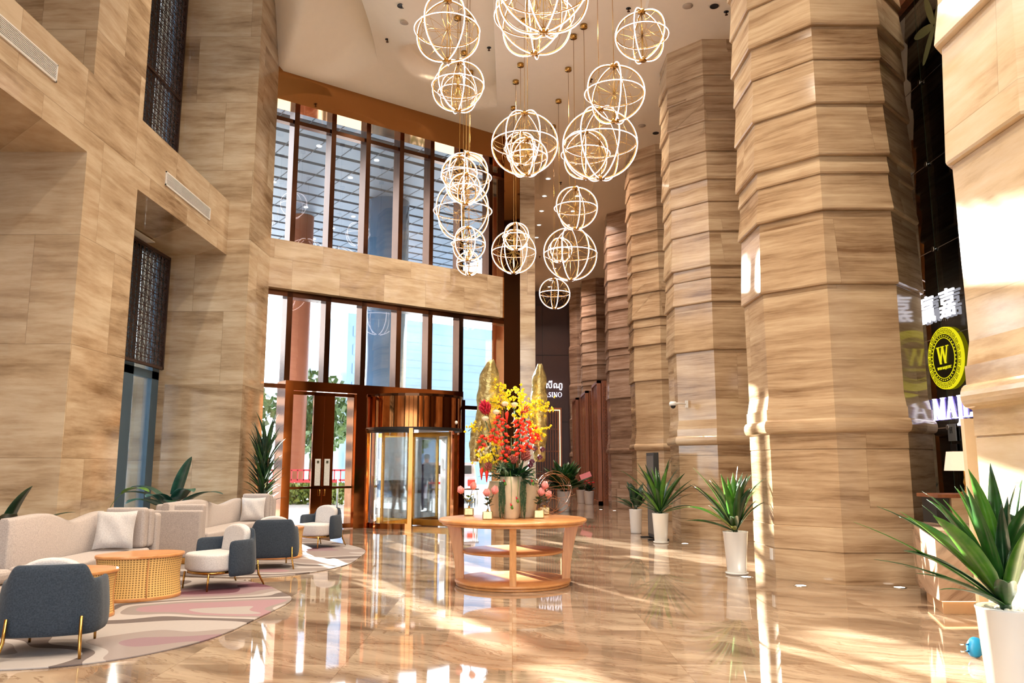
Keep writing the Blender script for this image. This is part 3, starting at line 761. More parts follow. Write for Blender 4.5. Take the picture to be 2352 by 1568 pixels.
mb = MB(); mb.box(-.055, -.05, -.27, .27, .1, 1.6); mb.ob('printed_face', plain('stand_face', (82, 76, 72), .4), st)

# ------------------------------------------------------------------ air vents
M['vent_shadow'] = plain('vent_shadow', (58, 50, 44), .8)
def vent(label, L, H, loc, rot, n=9):
    t_ = thing('air_vent', label, 'vent', loc, 0, 'linear air vents in the left beams'); t_.rotation_euler = rot
    mb = MB(); mb.box(0, L, 0, .02, 0, .02); mb.box(0, L, 0, .02, H - .02, H); mb.box(0, .02, 0, .02, 0, H); mb.box(L - .02, L, 0, .02, 0, H)
    mb.ob('frame', M['white_paint'], t_)
    mb = MB()
    for i in range(n):
        z = .02 + (H - .04) * (i + .3) / n; mb.box(.02, L - .02, .004, .016, z, z + (H - .04) / n * .42)
    mb.ob('louvre', M['white_paint'], t_)
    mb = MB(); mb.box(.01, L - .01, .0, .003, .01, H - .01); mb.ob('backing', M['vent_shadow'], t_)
vent('long white slotted air vent on the near stone beam at top left', 2.6, .24, (XB, 9.63, 6.26), (0, 0, R(-90)))
vent('long white slotted air vent on the far stone beam, centre left', 2.0, .24, (XB, 14.93, 6.09), (0, 0, R(-90)))
vent('slotted air vent in the underside of the far stone beam', 1.5, .22, (-6.86, 13.4, 5.66), (R(-90), 0, R(90)), 8)

# ------------------------------------------------------------------ ceiling fittings
dl0 = None
def place(first, fn, loc, label, group, cat):
    if first is None:
        t_ = thing(fn[0], label, cat, loc, 0, group); fn[1](t_); return t_
    c = copy_tree(first); c.location = loc; c['label'] = label; return c
def mk_dl(t_):
    mb = MB(); mb.lathe([(.001, -.006), (.07, -.006), (.07, 0)], 18); mb.ob('lens', M['lamp'], t_)
    mb = MB(); mb.rings([[(r * cos(2 * pi * i / 18), r * sin(2 * pi * i / 18), z) for i in range(18)] for r, z in ((.07, 0), (.07, -.012), (.1, -.012), (.1, 0))], True, False); mb.ob('trim_ring', M['white_paint'], t_)
dl = [(1.136, 24.058), (2.216, 24.058), (1.085, 25.691), (2.175, 25.691), (1.049, 27.279), (2.154, 27.3), (1.011, 28.945), (2.101, 28.945), (.973, 30.604), (1.98, 30.6), (1.945, 35.617), (1.871, 38.0), (1.88, 39.4)]
first = None
for k, (x, y) in enumerate(dl):
    side = 'left' if x < 1.5 else 'right'
    c = place(first, ('downlight', mk_dl), (x, y, ceil_h(x, y) - .002), 'small lit ceiling downlight over the corridor, one in the two receding rows', 'downlights over the corridor', 'light')
    c['group'] = 'downlights over the corridor'
    first = first or c
def mk_dark(t_):
    mb = MB(); mb.lathe([(.001, -.004), (.06, -.004), (.075, -.012), (.085, -.012), (.085, 0)], 16); mb.ob('aperture', M['black'], t_)
first = None
for x, y, lab in ((-4.576, 13.2, 'dark recessed ceiling spot at the far left, next to the left pier'), (-3.748, 13.9, 'dark recessed ceiling spot left of the long ceiling tray'), (-2.245, 14.983, 'dark recessed ceiling spot near the round ceiling recess'), (3.917, 14.308, 'dark recessed ceiling spot right of the topmost small globe'), (3.845, 20.277, 'dark recessed ceiling spot between the second and third columns')):
    first = place(first, ('recessed_spot', mk_dark), (x, y, ceil_h(x, y) - .002), lab, 'dark recessed ceiling spots', 'light') if first is None else (place(first, None, (x, y, ceil_h(x, y) - .002), lab, None, None), first)[1]
def mk_spr(t_):
    mb = MB(); mb.lathe([(.001, -.005), (.05, -.005), (.05, 0)], 14); mb.ob('rose', M['black'], t_)
    mb = MB(); mb.lathe([(.014, -.06), (.014, -.005)], 8); mb.lathe([(.001, -.075), (.03, -.07), (.03, -.062), (.001, -.06)], 12); mb.ob('head', M['bronze_dark'], t_)
first = None
for x, y, lab in ((-2.8, 16.7, 'ceiling sprinkler left of the round ceiling recess'), (-.52, 16.855, 'ceiling sprinkler right of the round ceiling recess'), (1.842, 17.535, 'ceiling sprinkler above the upper right globes'), (2.3, 14.6, 'ceiling sprinkler near the top edge, left of the topmost small globe'),
                  (4.2, 14.5, 'ceiling sprinkler at the top of the second column'), (1.55, 24.4, 'ceiling sprinkler between the first downlights'), (4.0, 22.3, 'ceiling sprinkler near the fourth column top'), (1.2, 33.5, 'far ceiling sprinkler over the corridor')):
    z = ceil_h(x, y) - .002
    if first is None: first = place(None, ('sprinkler', mk_spr), (x, y, z), lab, 'ceiling sprinklers', 'sprinkler')
    else: place(first, None, (x, y, z), lab, None, None)
for x, y, lab in ((-2.256, 15.6, 'round grey smoke detector between the dark spots and the round recess'), (3.4, 19.81, 'round smoke detector on the ceiling left of the second column'), (3.4, 14.3, 'smoke detector at the top edge beside the dark recessed spot')):
    mb = MB(); mb.lathe([(.001, -.03), (.06, -.028), (.1, -.01), (.1, 0)], 18); o = mb.ob('smoke_detector', plain('detector_grey', (176, 158, 138), .6), None, (x, y, ceil_h(x, y) - .002)); tag(o, lab, 'smoke detector')

# ------------------------------------------------------------------ globe pendants
def globe(u, v, rpx, Y, nm, ph, label):
    p = at(u, v, Y); r = rpx / 1837.0 * (Y * _cp + (p.z - 1.4) * _sp)
    t_ = thing('globe_pendant', label, 'pendant light', tuple(p), ph, 'cluster of hanging LED globe pendants')
    tr = .0078 + .003 * min(1, r)
    hub = .042 + .06 * r
    for zz in (r * .985, -r * .985):
        mb = MB(); mb.lathe([(.001, -.022), (hub, -.022), (hub, .022), (.001, .022)], 16); mb.ob('hub', M['brass'], t_, (0, 0, zz))
    def ring_pts(rr, n=56): return [(rr * cos(2 * pi * i / n), rr * sin(2 * pi * i / n), 0) for i in range(n)]
    mb = MB(); mb.cur = 0; mb.tube(ring_pts(r), tr * .85, 5, True); mb.ob('led_ring', M['led'], t_)
    mb = MB(); mb.tube(ring_pts(r - .014), tr * 1.0, 5, True); mb.ob('ring_backing', M['gold'], t_)
    for k in range(nm):
        a_ = 2 * pi * k / nm; ca, sa = cos(a_), sin(a_)
        led = MB(); gd = MB(); e = hub / r * .8
        def half(rr): return [(rr * cos(b_) * ca, rr * cos(b_) * sa, rr * sin(b_)) for b_ in [lerp(-pi / 2 + e, pi / 2 - e, i / 22) for i in range(23)]]
        led.tube(half(r + .008), tr, 6); gd.tube(half(r - .009), tr * 1.12, 5)
        o = led.ob('led_arc', M['led'], t_); gd.ob('arc_backing', M['gold'], o)
    wr = MB(); nq = 6; wt = .0035
    wr.tube([(0, 0, -r), (0, 0, r)], .007, 5)
    for k in range(nq):
        a_ = 2 * pi * k / nq + .3; q = []
        for i in range(9):
            f = i / 8; rr = (r - .02) * sin(f * pi / 2); q.append((rr * cos(a_), rr * sin(a_), r * .22 * sin(f * pi)))
        wr.tube(q, wt, 4); wr.tube([(x_, y_, -z_) for x_, y_, z_ in q], wt, 4)
        for s_ in (-1, 1):
            q = [Vector((0, 0, s_ * r * .95)), Vector(((r * .22) * cos(a_), (r * .22) * sin(a_), s_ * r * .55)), Vector((r * .1 * cos(a_), r * .1 * sin(a_), s_ * r * .2)), Vector((0, 0, 0))]
            wr.tube([q[0].lerp(q[1], .0), q[0].lerp(q[1], .5) * 1.03, q[1], q[1].lerp(q[2], .6), q[2], q[3]], wt, 4)
            b_ = a_ + pi / nq
            wr.tube([((r - .03) * cos(a_), (r - .03) * sin(a_), 0), (r * .72 * cos(b_), r * .72 * sin(b_), s_ * r * .3), (r * .66 * cos(b_ + .5), r * .66 * sin(b_ + .5), s_ * r * .68)], wt, 4)
    wr.ob('wire_star', M['gold'], t_)
    top = ceil_h(p.x, p.y) - p.z
    mb = MB(); mb.tube([(0, 0, r), (0, 0, top)], .0055, 5); mb.ob('cord', M['brass'], t_)
    mb = MB(); mb.lathe([(.001, top - .07), (.075, top - .07), (.075, top), (.001, top)], 16); mb.ob('ceiling_canopy', M['brass'], t_)
    return t_
GLB = [(1027, 70, 75, 11.8, 5, 'large globe pendant at the top left of the cluster'),
 (1052, 198, 60, 14.0, 6, 'medium globe pendant touching the bottom of the top left globe'),
 (1049, 213, 43, 15.4, 5, 'small globe pendant seen inside the second globe at top left'),
 (1248, -30, 112, 10.9, 8, 'largest globe pendant, cut by the top edge of the picture'),
 (1227, 38, 92, 12.9, 6, 'large globe pendant behind and below the one cut by the top edge'),
 (1475, 82, 60, 12.6, 5, 'topmost small globe pendant at the far right of the cluster'),
 (1411, 215, 68, 12.3, 5, 'globe pendant right of centre, overlapping the larger globe below it'),
 (1378, 330, 84, 13.5, 6, 'large right-hand globe pendant with a smaller one showing inside its left half'),
 (1345, 355, 56, 15.2, 6, 'small globe pendant seen inside the left half of the large right-hand globe'),
 (1205, 330, 75, 15.0, 6, 'large central globe pendant with two small globes showing in its lower half'),
 (1196, 342, 38, 16.8, 6, 'upper one of the two small globes inside the large central globe'),
 (1212, 360, 44, 13.98, 5, 'lower one of the two small globes inside the large central globe'),
 (1071, 408, 58, 15.5, 6, 'globe pendant at the top of the left-hand column of globes'),
 (1055, 398, 40, 14.2, 6, 'small bright globe overlapping the top of the left-hand column of globes'),
 (1063, 485, 67, 16.9, 6, 'wide thin globe pendant in the middle of the left-hand column of globes'),
 (1069, 434, 36, 13.3, 5, 'small globe between the top and the wide globe of the left-hand column'),
 (1075, 560, 39, 14.72, 5, 'globe pendant second from the bottom of the left-hand column'),
 (1077, 605, 27, 17.8, 5, 'bottom small globe of the left-hand column of globes'),
 (1185, 543, 31, 17.6, 6, 'small globe overlapping the top of the low central globe'),
 (1180, 578, 50, 19.0, 6, 'low central globe pendant beneath the large central globe'),
 (1322, 478, 49, 15.6, 5, 'upper globe pendant of the right-hand column, hanging clear of others'),
 (1310, 583, 61, 17.0, 6, 'large lower globe pendant of the right-hand column'),
 (1286, 575, 28, 18.6, 6, 'small globe seen inside the left half of the large lower right globe'),
 (1274, 674, 35, 20.1, 4, 'lowest globe pendant, hanging alone beneath the right-hand column')]
for k, (u, v, rp_, Y, nm, lab) in enumerate(GLB): globe(u, v, rp_, Y, nm, R(17 + 31 * k), lab)
# ------------------------------------------------------------------ leaves
def leaf_mat(name, a, b, trans=.0):
    t = NT(name); f = t.noise(t.obj(), 9.0, 3.0)
    t.bsdf(t.ramp(f, [(.3, lin(a)), (.7, lin(b))]), .32, 0, .5); return t.m
M['leaf'] = leaf_mat('glossy_leaf', (20, 54, 22), (44, 90, 32))
M['leaf_lt'] = leaf_mat('bright_leaf', (48, 104, 28), (90, 138, 44))
M['leaf_dk'] = leaf_mat('dark_leaf', (14, 40, 26), (30, 64, 36))
M['leaf_blue'] = leaf_mat('blue_green_leaf', (18, 60, 52), (44, 92, 76))
M['leaf_var'] = leaf_mat('variegated_leaf', (120, 140, 56), (190, 186, 96))
M['pebble'] = plain('white_pebble', (228, 222, 212), .4, 0, .5, .1, 20)
M['stem'] = plain('brown_stem', (84, 66, 40), .7, 0, .3, .15, 20)
def blade(mb, base, az, tilt, L, W_, droop=.5, n=9, fold=.25, prof=None, twist=0.0):
    """one leaf: starts at base, leans tilt from vertical towards az and droops"""
    d = Vector((cos(az), sin(az), 0)); side = Vector((-sin(az), cos(az), 0)); up = Vector((0, 0, 1))
    pos = Vector(base); a_ = tilt; rings = []
    for i in range(n + 1):
        f = i / n
        w_ = (prof(f) if prof else (min(1, .35 + f * 2.2) * (1 - max(0, (f - .45) / .55) ** 1.8))) * W_ / 2 + .0008
        dr = up * cos(a_) + d * sin(a_); nr = d * -cos(a_) + up * sin(a_)
        sd_ = (side * cos(twist * f) + nr * sin(twist * f))
        rings.append([pos - sd_ * w_ + nr * w_ * fold, pos, pos + sd_ * w_ + nr * w_ * fold, pos - nr * .002 - nr * .0 ])
        pos = pos + dr * (L / n); a_ += droop / n * (.4 + 1.6 * f)
    vs = [q for r_ in rings for q in r_[:3]]; fs = []
    for i in range(n):
        b = 3 * i; fs += [(b, b + 1, b + 4, b + 3), (b + 1, b + 2, b + 5, b + 4)]
    mb.add(vs, fs, True); return pos
def solid(o, t=.0015):
    m = o.modifiers.new('thickness', 'SOLIDIFY'); m.thickness = t; return o
def pot(t_, r0, r1, h, mat, saucer=True, soil=True):
    mb = MB(); z0 = .014 if saucer else 0
    mb.lathe([(.001, z0), (r0, z0), (r0 + .008, z0 + .02), (r1 - .004, h - .02), (r1, h - .012), (r1, h), (r1 - .012, h), (r1 - .016, h - .03), (.001, h - .03)], 32); mb.ob('pot', mat, t_)
    if saucer:
        mb = MB(); mb.lathe([(.001, 0), (r0 + .02, 0), (r0 + .032, .014), (r0 + .034, .03), (r0 + .026, .03), (r0 + .02, .014), (.001, .014)], 28); mb.ob('saucer', mat, t_)
    if soil:
        mb = MB(); rnd = random.Random(int(r1 * 1000))
        for i in range(46):
            rr = (r1 - .035) * math.sqrt(rnd.random()); a_ = rnd.random() * 6.28; q = rnd.uniform(.011, .02)
            mb.sphere((rr * cos(a_), rr * sin(a_), h - .026 + rnd.random() * .014), q, 7, 5, (1.2, .9, .6))
        o = mb.ob('pebbles', M['pebble'], t_); o['kind'] = 'stuff'
def palm(name, label, loc, h, r0, r1, n, L, seed, spread=1.0, W_=.07, mats=None, extra=(), s=1.0, saucer=True, near=1.0):
    t_ = thing(name, label, 'plant', loc, 0, 'potted palms in white planters'); rnd = random.Random(seed)
    pot(t_, r0, r1, h, M['ceramic'], saucer)
    mb = MB(); mb.lathe([(.03, h - .04), (.035, h + .02), (.02, h + .10)], 10); mb.ob('stem', M['leaf_dk'], t_)
    for i in range(n):
        f = i / n; az = i * 2.399 + rnd.uniform(-.25, .25); tilt = lerp(1.15, .08, f ** .75) * spread * rnd.uniform(.85, 1.1)
        l_ = L * rnd.uniform(.75, 1.1) * (1 if f > .25 else .8)
        if cos(az) > .1: tilt *= near; l_ *= lerp(.75, 1.0, near)
        mb = MB(); blade(mb, (cos(az) * .012, sin(az) * .012, h - .01 + .05 * f), az, tilt, l_, W_ * rnd.uniform(.8, 1.15), rnd.uniform(.15, .75), 10, .28, twist=rnd.uniform(-.5, .5))
        k = rnd.random(); m_ = M['leaf'] if k < .6 else (M['leaf_dk'] if k < .8 else M['leaf_lt'])
        solid(mb.ob('leaf', m_, t_))
    for az, tilt, l_, w_, dr, mk in extra:
        mb = MB(); blade(mb, (0, 0, h), az, tilt, l_, w_, dr, 10, .22); solid(mb.ob('leaf', M[mk], t_))
    return t_
palm('potted_palm', 'potted strap-leaf palm in a white pot standing left of the big column', (2.95, 10.83, 0), .55, .115, .163, 34, .92, 3, 1.22, .10, near=.42,
     extra=[(R(200), .9, .6, .07, .3, 'leaf_var'), (R(-20), .35, .62, .06, .4, 'leaf_var'), (R(250), 1.2, .5, .07, .6, 'leaf_var'), (R(10), .05, .85, .055, .1, 'leaf')])
palm('potted_palm', 'potted strap-leaf palm in a white pot in front of the black sign stand', (2.75, 15.15, 0), .54, .11, .155, 36, 1.0, 9, 1.2, .085, extra=[(R(185), 1.0, .95, .05, .9, 'leaf_dk')])
palm('potted_palm', 'largest potted palm with broad sunlit leaves at the right edge, in a tall white planter', (3.06, 5.15, 0), .54, .13, .172, 44, .9, 21, 1.02, .105, near=.3, saucer=False,
     extra=[(R(180), 1.1, .85, .085, .35, 'leaf'), (R(190), .75, .9, .08, .3, 'leaf_lt'), (R(215), 1.25, .8, .07, .3, 'leaf'), (R(170), .95, 1.0, .08, .25, 'leaf_lt'), (R(200), .3, .8, .07, .2, 'leaf'), (R(260), .2, .7, .09, .15, 'leaf_dk')])

# tall dracaena by the entrance, big-leaf plants behind the sofas
dr = thing('tall_dracaena', 'tall bushy dark green dracaena beside the entrance glass, left of the sliding doors', 'plant', (-4.93, 16.1, 0))
pot(dr, .16, .22, .5, M['ceramic_matt'], False, False)
rnd = random.Random(5)
mb = MB()
for q in (-.06, .05, 0): mb.tube([(q, 0, .45), (q * 1.4, q, 1.2), (q * 1.6, -q, 1.7)], .02, 6)
mb.ob('trunk', M['stem'], dr)
for i in range(98):
    f = i / 98; z = lerp(.62, 1.72, f); az = i * 2.4 + rnd.uniform(-.3, .3)
    mb = MB(); blade(mb, (rnd.uniform(-.05, .05), rnd.uniform(-.05, .05), z), az, lerp(.95, .18, f) * rnd.uniform(.8, 1.1), lerp(.46, .80, f) * rnd.uniform(.8, 1.1), .062, rnd.uniform(.1, .5), 7, .3)
    solid(mb.ob('leaf', M['leaf_dk'] if rnd.random() < .6 else M['leaf'], dr))
def oval(f): return max(0.02, sin(pi * min(1, f * .97 + .03)) ** .6) if f > .28 else .05
def bigleaf(label, loc, leaves, seed=1, z0=.4, pf=oval):
    t_ = thing('broad_leaf_plant', label, 'plant', loc, 0, 'broad-leaf plants behind the sofas'); pot(t_, .15, .2, z0 + .02, M['ceramic_matt'], False, False)
    for az, tilt, L, W_, dr_, mk in leaves:
        mb = MB(); blade(mb, (0, 0, z0), R(az), tilt, L, W_, dr_, 18, .14, pf); solid(mb.ob('leaf', M[mk], t_), .002)
    return t_
bigleaf('broad-leaf plant with big blue-green leaves behind the block of the far sofa', (-5.62, 13.5, 0),
        [(-15, .85, 1.05, .26, .95, 'leaf_blue'), (195, .75, 1.0, .28, 1.2, 'leaf_blue'), (-20, .2, 1.0, .28, .35, 'leaf_blue'), (185, .5, .9, .30, 1.3, 'leaf_blue'), (-45, .6, .95, .28, 1.3, 'leaf_blue'), (235, .9, .9, .26, 1.1, 'leaf_blue'), (-70, .9, .8, .26, 1.0, 'leaf_dk'), (170, 1.05, .9, .24, .7, 'leaf_blue'), (-100, .7, .85, .28, 1.2, 'leaf_blue')], z0=.62)
bigleaf('broad-leaf plant with one light green leaf raised in front of the blue window frame', (-5.60, 11.2, 0),
        [(-8, .02, 1.12, .22, 1.9, 'leaf_lt'), (60, .4, .6, .18, .9, 'leaf_dk'), (-70, .5, .55, .18, .9, 'leaf_dk')], pf=lambda f: .04 if f < .62 else max(.02, sin(pi * (f - .60) / .41) ** .7))
bigleaf('broad-leaf plant cut by the left edge behind the near sofa', (-5.45, 8.72, 0),
        [(0, .12, .86, .24, .6, 'leaf_dk'), (-50, .5, .9, .2, 1.0, 'leaf_dk'), (40, .6, .9, .18, .9, 'leaf_dk'), (200, .4, .8, .2, .8, 'leaf_dk')])

# corridor plants
def small_plant(label, loc, r, h, leafm, n, L, flowers=None, seed=2, grp='small potted plants in the corridor'):
    t_ = thing('potted_plant', label, 'plant', loc, 0, grp); rnd = random.Random(seed)
    pot(t_, r * .75, r, h, M['ceramic_matt'], False, False)
    for i in range(n):
        az = i * 2.4; mb = MB(); blade(mb, (cos(az) * .03, sin(az) * .03, h - .02), az, rnd.uniform(.1, 1.2), L * rnd.uniform(.6, 1.1), L * .3, .5, 5, .2, oval)
        solid(mb.ob('leaf', leafm, t_))
    if flowers:
        for i in range(9):
            mb = MB(); a_ = rnd.random() * 6.28; rr = rnd.random() * r; mb.sphere((rr * cos(a_), rr * sin(a_), h + L * rnd.uniform(.6, 1.0)), .05, 8, 5, (1.2, 1.2, .6)); mb.ob('flower', flowers, t_)
    return t_
M['red_flower'] = plain('red_petals', (206, 24, 34), .5)
small_plant('small white pot of red flowers, left one of the pair before the wooden screens', (2.66, 31.2, 0), .19, .5, M['leaf'], 24, .36, M['red_flower'], 3)
small_plant('small white pot of red flowers, right one of the pair before the wooden screens', (2.86, 30.2, 0), .2, .48, M['leaf_dk'], 26, .36, M['red_flower'], 4)
mb = MB(); mb.obox((2.72, 30.0, 1.05), .42, .012, .2, Euler((R(-20), R(-20), 0))); tag(mb.ob('greeting_card', plain('pink_card', (232, 132, 140), .5)), 'pink card propped on the red flower pots in the corridor', 'card')
small_plant('bushy green plant in a white pot seen past the right of the round table', (1.62, 25.5, 0), .22, .62, M['leaf'], 90, 1.0, None, 6)
small_plant('dark green plant at the foot of the dark casino wall', (2.3, 37.4, 0), .25, .6, M['leaf_dk'], 40, .8, None, 8)
small_plant('white pot with strap leaves partly hidden behind the black sign stand', (2.62, 17.3, 0), .14, .5, M['leaf_dk'], 18, .6, None, 12)

# ------------------------------------------------------------------ round display table
TX, TY = .01, 9.97
tb = thing('round_table', 'three-tier round honey oak display table carrying the flower arrangement', 'table', (TX, TY, 0))
def rdisc(r, z0, z1, e=.01): return MB().lathe([(.001, z0), (r - e, z0), (r, z0 + e), (r, z1 - e), (r - e, z1), (.001, z1)], 72)
rdisc(.90, .735, .775, .012).ob('tabletop', M['wood'], tb)
rdisc(.86, .705, .735, .008).ob('top_rim', M['wood'], tb)
rdisc(.61, .375, .40, .006).ob('middle_shelf', M['wood'], tb)
rdisc(.70, .03, .065, .01).ob('bottom_shelf', M['wood'], tb)
rdisc(.685, 0, .03, .006).ob('base_ring', M['wood'], tb)
for k in range(4):
    a_ = R(-90 + 90 * k); ca, sa = cos(a_), sin(a_); mb = MB(); rs = []
    for i in range(13):
        f = i / 12; z = lerp(.06, .71, f); wr_ = lerp(.10, .165, f ** 1.5); rc = .69 + .115 * f ** 1.8 - wr_ / 2; th = .078
        q = [(rc - wr_ / 2, -th / 2), (rc + wr_ / 2, -th / 2), (rc + wr_ / 2, th / 2), (rc - wr_ / 2, th / 2)]
        rs.append([(x * ca - y * sa, x * sa + y * ca, z) for x, y in q])
    mb.rings(rs, True, True, False); mb.ob('leg', M['wood_leg'], tb, bevel=.004)

# ------------------------------------------------------------------ the flower arrangement
def fpt(u, v, dy=0.0): return at(u, v, TY + dy) - Vector((TX, TY, .776))
M['shell'] = plain('stone_vase', (206, 188, 156), .45, 0, .5, .12, 7, .15)
M['gold_leaf'] = NT('crinkled_gold_leaf')
_t = M['gold_leaf']; _t.bsdf(_t.ramp(_t.noise(_t.obj(), 14, 4), [(.3, lin((150, 128, 76))), (.7, lin((206, 188, 130)))]), .34, .75, .5, bump=_t.noise(_t.vmath('MULTIPLY', _t.obj(), (1, 1, 1.5)), 16, 4), bstr=.7, bdist=.03); M['gold_leaf'] = _t.m
M['yellow_f'] = plain('yellow_orchid', (240, 212, 30), .5, 0, .3, .12, 30)
M['cream_f'] = plain('cream_rose', (240, 232, 196), .5, 0, .3, .05)
M['red_f'] = plain('red_heliconia', (222, 44, 26), .4, 0, .4, .25, 25)
M['orange_f'] = plain('orange_bract_tip', (240, 120, 40), .4, 0, .4, .2, 25)
M['crimson_f'] = plain('crimson_ginger', (186, 22, 52), .4, 0, .4, .2, 25)
M['maroon_f'] = plain('maroon_orchid', (84, 18, 40), .4, 0, .4, .3, 25)
M['pink_f'] = plain('pink_protea', (232, 146, 140), .5, 0, .3, .15, 25)
M['rust_f'] = plain('rust_protea', (160, 84, 74), .6, 0, .3, .2, 25)
M['twig'] = plain('brown_twig', (140, 88, 52), .6, 0, .3, .2, 20)
M['moss'] = plain('grey_green_moss', (70, 96, 66), .8, 0, .3, .2, 30)
fa = thing('flower_arrangement', 'tall tropical flower arrangement with gold leaves in stone vases on the round table', 'flowers', (TX, TY, .776))
def vase(name, x, y, r, h, sq=1.0):
    mb = MB(); rs = []
    for z, k in ((0, .62), (.02, .68), (.2 * h, .8), (.5 * h, 1.0), (.8 * h, 1.06), (h, .98), (h, .9), (h - .05, .88)):
        rs.append([(x + r * k * cos(2 * pi * i / 20) * (1 + .05 * sin(3 * 2 * pi * i / 20 + z * 6)), y + r * k * sq * sin(2 * pi * i / 20) * (1 + .04 * cos(5 * 2 * pi * i / 20)), z) for i in range(20)])
    mb.rings(rs); mb.ob(name, M['shell'], fa)
vase('vase', -.02, -.17, .135, .50); vase('vase', .16, .08, .15, .46); vase('vase', -.17, .14, .14, .44)
# gold leaves
def gleaf(u0, v0, u1, v1, u2, v2, W_, dy):
    a_, m_, c_ = fpt(u0, v0, dy), fpt(u1, v1, dy), fpt(u2, v2, dy); mb = MB(); rs = []; n = 22
    for i in range(n + 1):
        f = i / n; p = a_ * (1 - f) ** 2 + m_ * 2 * f * (1 - f) + c_ * f * f
        w_ = W_ / 2 * (min(1, .35 + f / .45) ** .5 * (1 if f < .7 else max(.12, 1 - ((f - .7) / .3) ** 2) ** .5)) * (1 + .07 * sin(f * 31))
        row = []
        for j in range(7):
            g = j / 6 * 2 - 1; row.append(p + Vector((g * w_, .07 * abs(g) ** 1.2 - .03 + .014 * sin(f * 40 + g * 3) + .01 * sin(j * 5 + i * 1.7), .01 * sin(g * 9 + f * 20))))
        rs.append(row)
    mb.rings(rs, False, False); return solid(mb.ob('gold_leaf', M['gold_leaf'], fa), .004)
gleaf(1120, 1085, 1112, 950, 1128, 826, .27, .12); gleaf(1240, 1060, 1236, 950, 1240, 836, .20, .16); gleaf(1090, 1060, 1090, 980, 1122, 930, .17, .14)
rnd = random.Random(11)
def spray(pts, n, mat, size, name='orchid_spray', jit=.035, stemmat='leaf'):
    P = [fpt(u, v, dy) for u, v, dy in pts]; base = Vector((0, 0, .45)); mb = MB()
    mb.cur = 1; mb.tube([base] + P, .004, 4); mb.cur = 0
    for i in range(n):
        f = i / max(1, n - 1) * (len(P) - 1); k = min(int(f), len(P) - 2); p = P[k].lerp(P[k + 1], f - k) + Vector([rnd.gauss(0, jit) for _ in range(3)])
        for q in range(5):
            a_ = rnd.random() * 6.28; b_ = rnd.uniform(-.8, .8)
            mb.obox(p + Vector((cos(a_) * size * .5, rnd.uniform(-.01, .01), sin(a_) * size * .5)), size, size * .25, size * .7, Euler((b_, a_, b_)))
    o = mb.ob(name, [mat, M[stemmat]], fa); return o
spray([(1190, 960, -.05), (1165, 910, -.05), (1150, 880, -.05)], 60, M['yellow_f'], .020)
spray([(1200, 960, -.05), (1195, 915, -.1), (1188, 892, -.1)], 60, M['yellow_f'], .020)
spray([(1150, 940, 0), (1165, 915, 0), (1140, 925, 0), (1118, 922, .02)], 55, M['yellow_f'], .019)
spray([(1200, 950, -.05), (1230, 925, -.05), (1262, 940, 0)], 70, M['yellow_f'], .020)
spray([(1215, 950, -.1), (1225, 985, -.1), (1235, 1000, -.1), (1256, 985, -.05)], 60, M['yellow_f'], .019)
spray([(1100, 985, 0), (1088, 980, 0), (1075, 990, 0)], 24, M['yellow_f'], .018)
spray([(1140, 1010, -.15), (1140, 1030, -.2)], 24, M['yellow_f'], .018)
spray([(1140, 1050, -.15), (1115, 1045, -.2), (1095, 1050, -.15)], 60, M['yellow_f'], .018)
spray([(1130, 1030, -.1), (1110, 1030, -.15), (1105, 1060, -.15)], 26, M['cream_f'], .018)
def rose(u, v, dy, r, mat, name='rose'):
    p = fpt(u, v, dy); mb = MB()
    for k in range(5):
        rr = r * (1 - k * .17); rs = []
        for z, q in ((-.5, .35), (-.1, .9), (.35, 1.0), (.5, .93)):
            rs.append([p + Vector((rr * q * cos(2 * pi * i / 14 + k), rr * q * sin(2 * pi * i / 14 + k), r * z + k * r * .06 + .12 * r * sin(3 * 2 * pi * i / 14))) for i in range(14)])
        mb.rings(rs, True, k == 4)
    mb.cur = 1; mb.tube([p - Vector((0, 0, r * .5)), Vector((p.x * .3, p.y * .5, .42))], .005, 4)
    mb.ob(name, [mat, M['leaf']], fa)
for u, v, dy in ((1140, 947, -.12), (1115, 962, -.1), (1160, 928, -.08), (1182, 930, -.05)): rose(u, v, dy, .045, M['cream_f'])
def cone_flower(u, v, dy, r, h, mat, n, name, tilt=(0, 0), tip=None, to=None, size=None):
    p = fpt(u, v, dy); mb = MB(); size = size or r
    ax = Vector((tilt[0], tilt[1], 1)).normalized(); m3 = ax.to_track_quat('Z', 'Y').to_matrix()
    for i in range(n):
        f = i / n; a_ = i * 2.4; z = (f - .5) * h; rr = r * sin(pi * (.15 + .8 * f)) 
        c_ = Vector((rr * cos(a_), rr * sin(a_), z)); t2 = Vector((rr * 1.5 * cos(a_), rr * 1.5 * sin(a_), z + size * .9))
        mb.tube([p + m3 @ (c_ * .5), p + m3 @ c_, p + m3 @ (c_.lerp(t2, .6)), p + m3 @ t2], [size * .1, size * .28, size * .22, size * .03], 5)
    mb.cur = 1; mb.tube([p - ax * h * .5, to if to is not None else Vector((p.x * .3, p.y * .5, .42))], .006, 5)
    return mb.ob(name, [mat, M['leaf']], fa)
cone_flower(1115, 938, -.08, .055, .15, M['crimson_f'], 34, 'ginger_flower', (-.4, -.2)); cone_flower(1205, 942, -.12, .03, .12, M['crimson_f'], 16, 'ginger_flower', (.9, -.1))
cone_flower(1165, 1035, -.18, .04, .09, M['rust_f'], 30, 'protea'); cone_flower(1179, 1056, -.24, .042, .08, M['rust_f'], 34, 'protea', (0, -.5)); cone_flower(1206, 1048, -.2, .045, .11, M['rust_f'], 34, 'protea', (.6, -.2)); cone_flower(1122, 1072, -.2, .035, .08, M['rust_f'], 24, 'protea', (-.3, -.2))
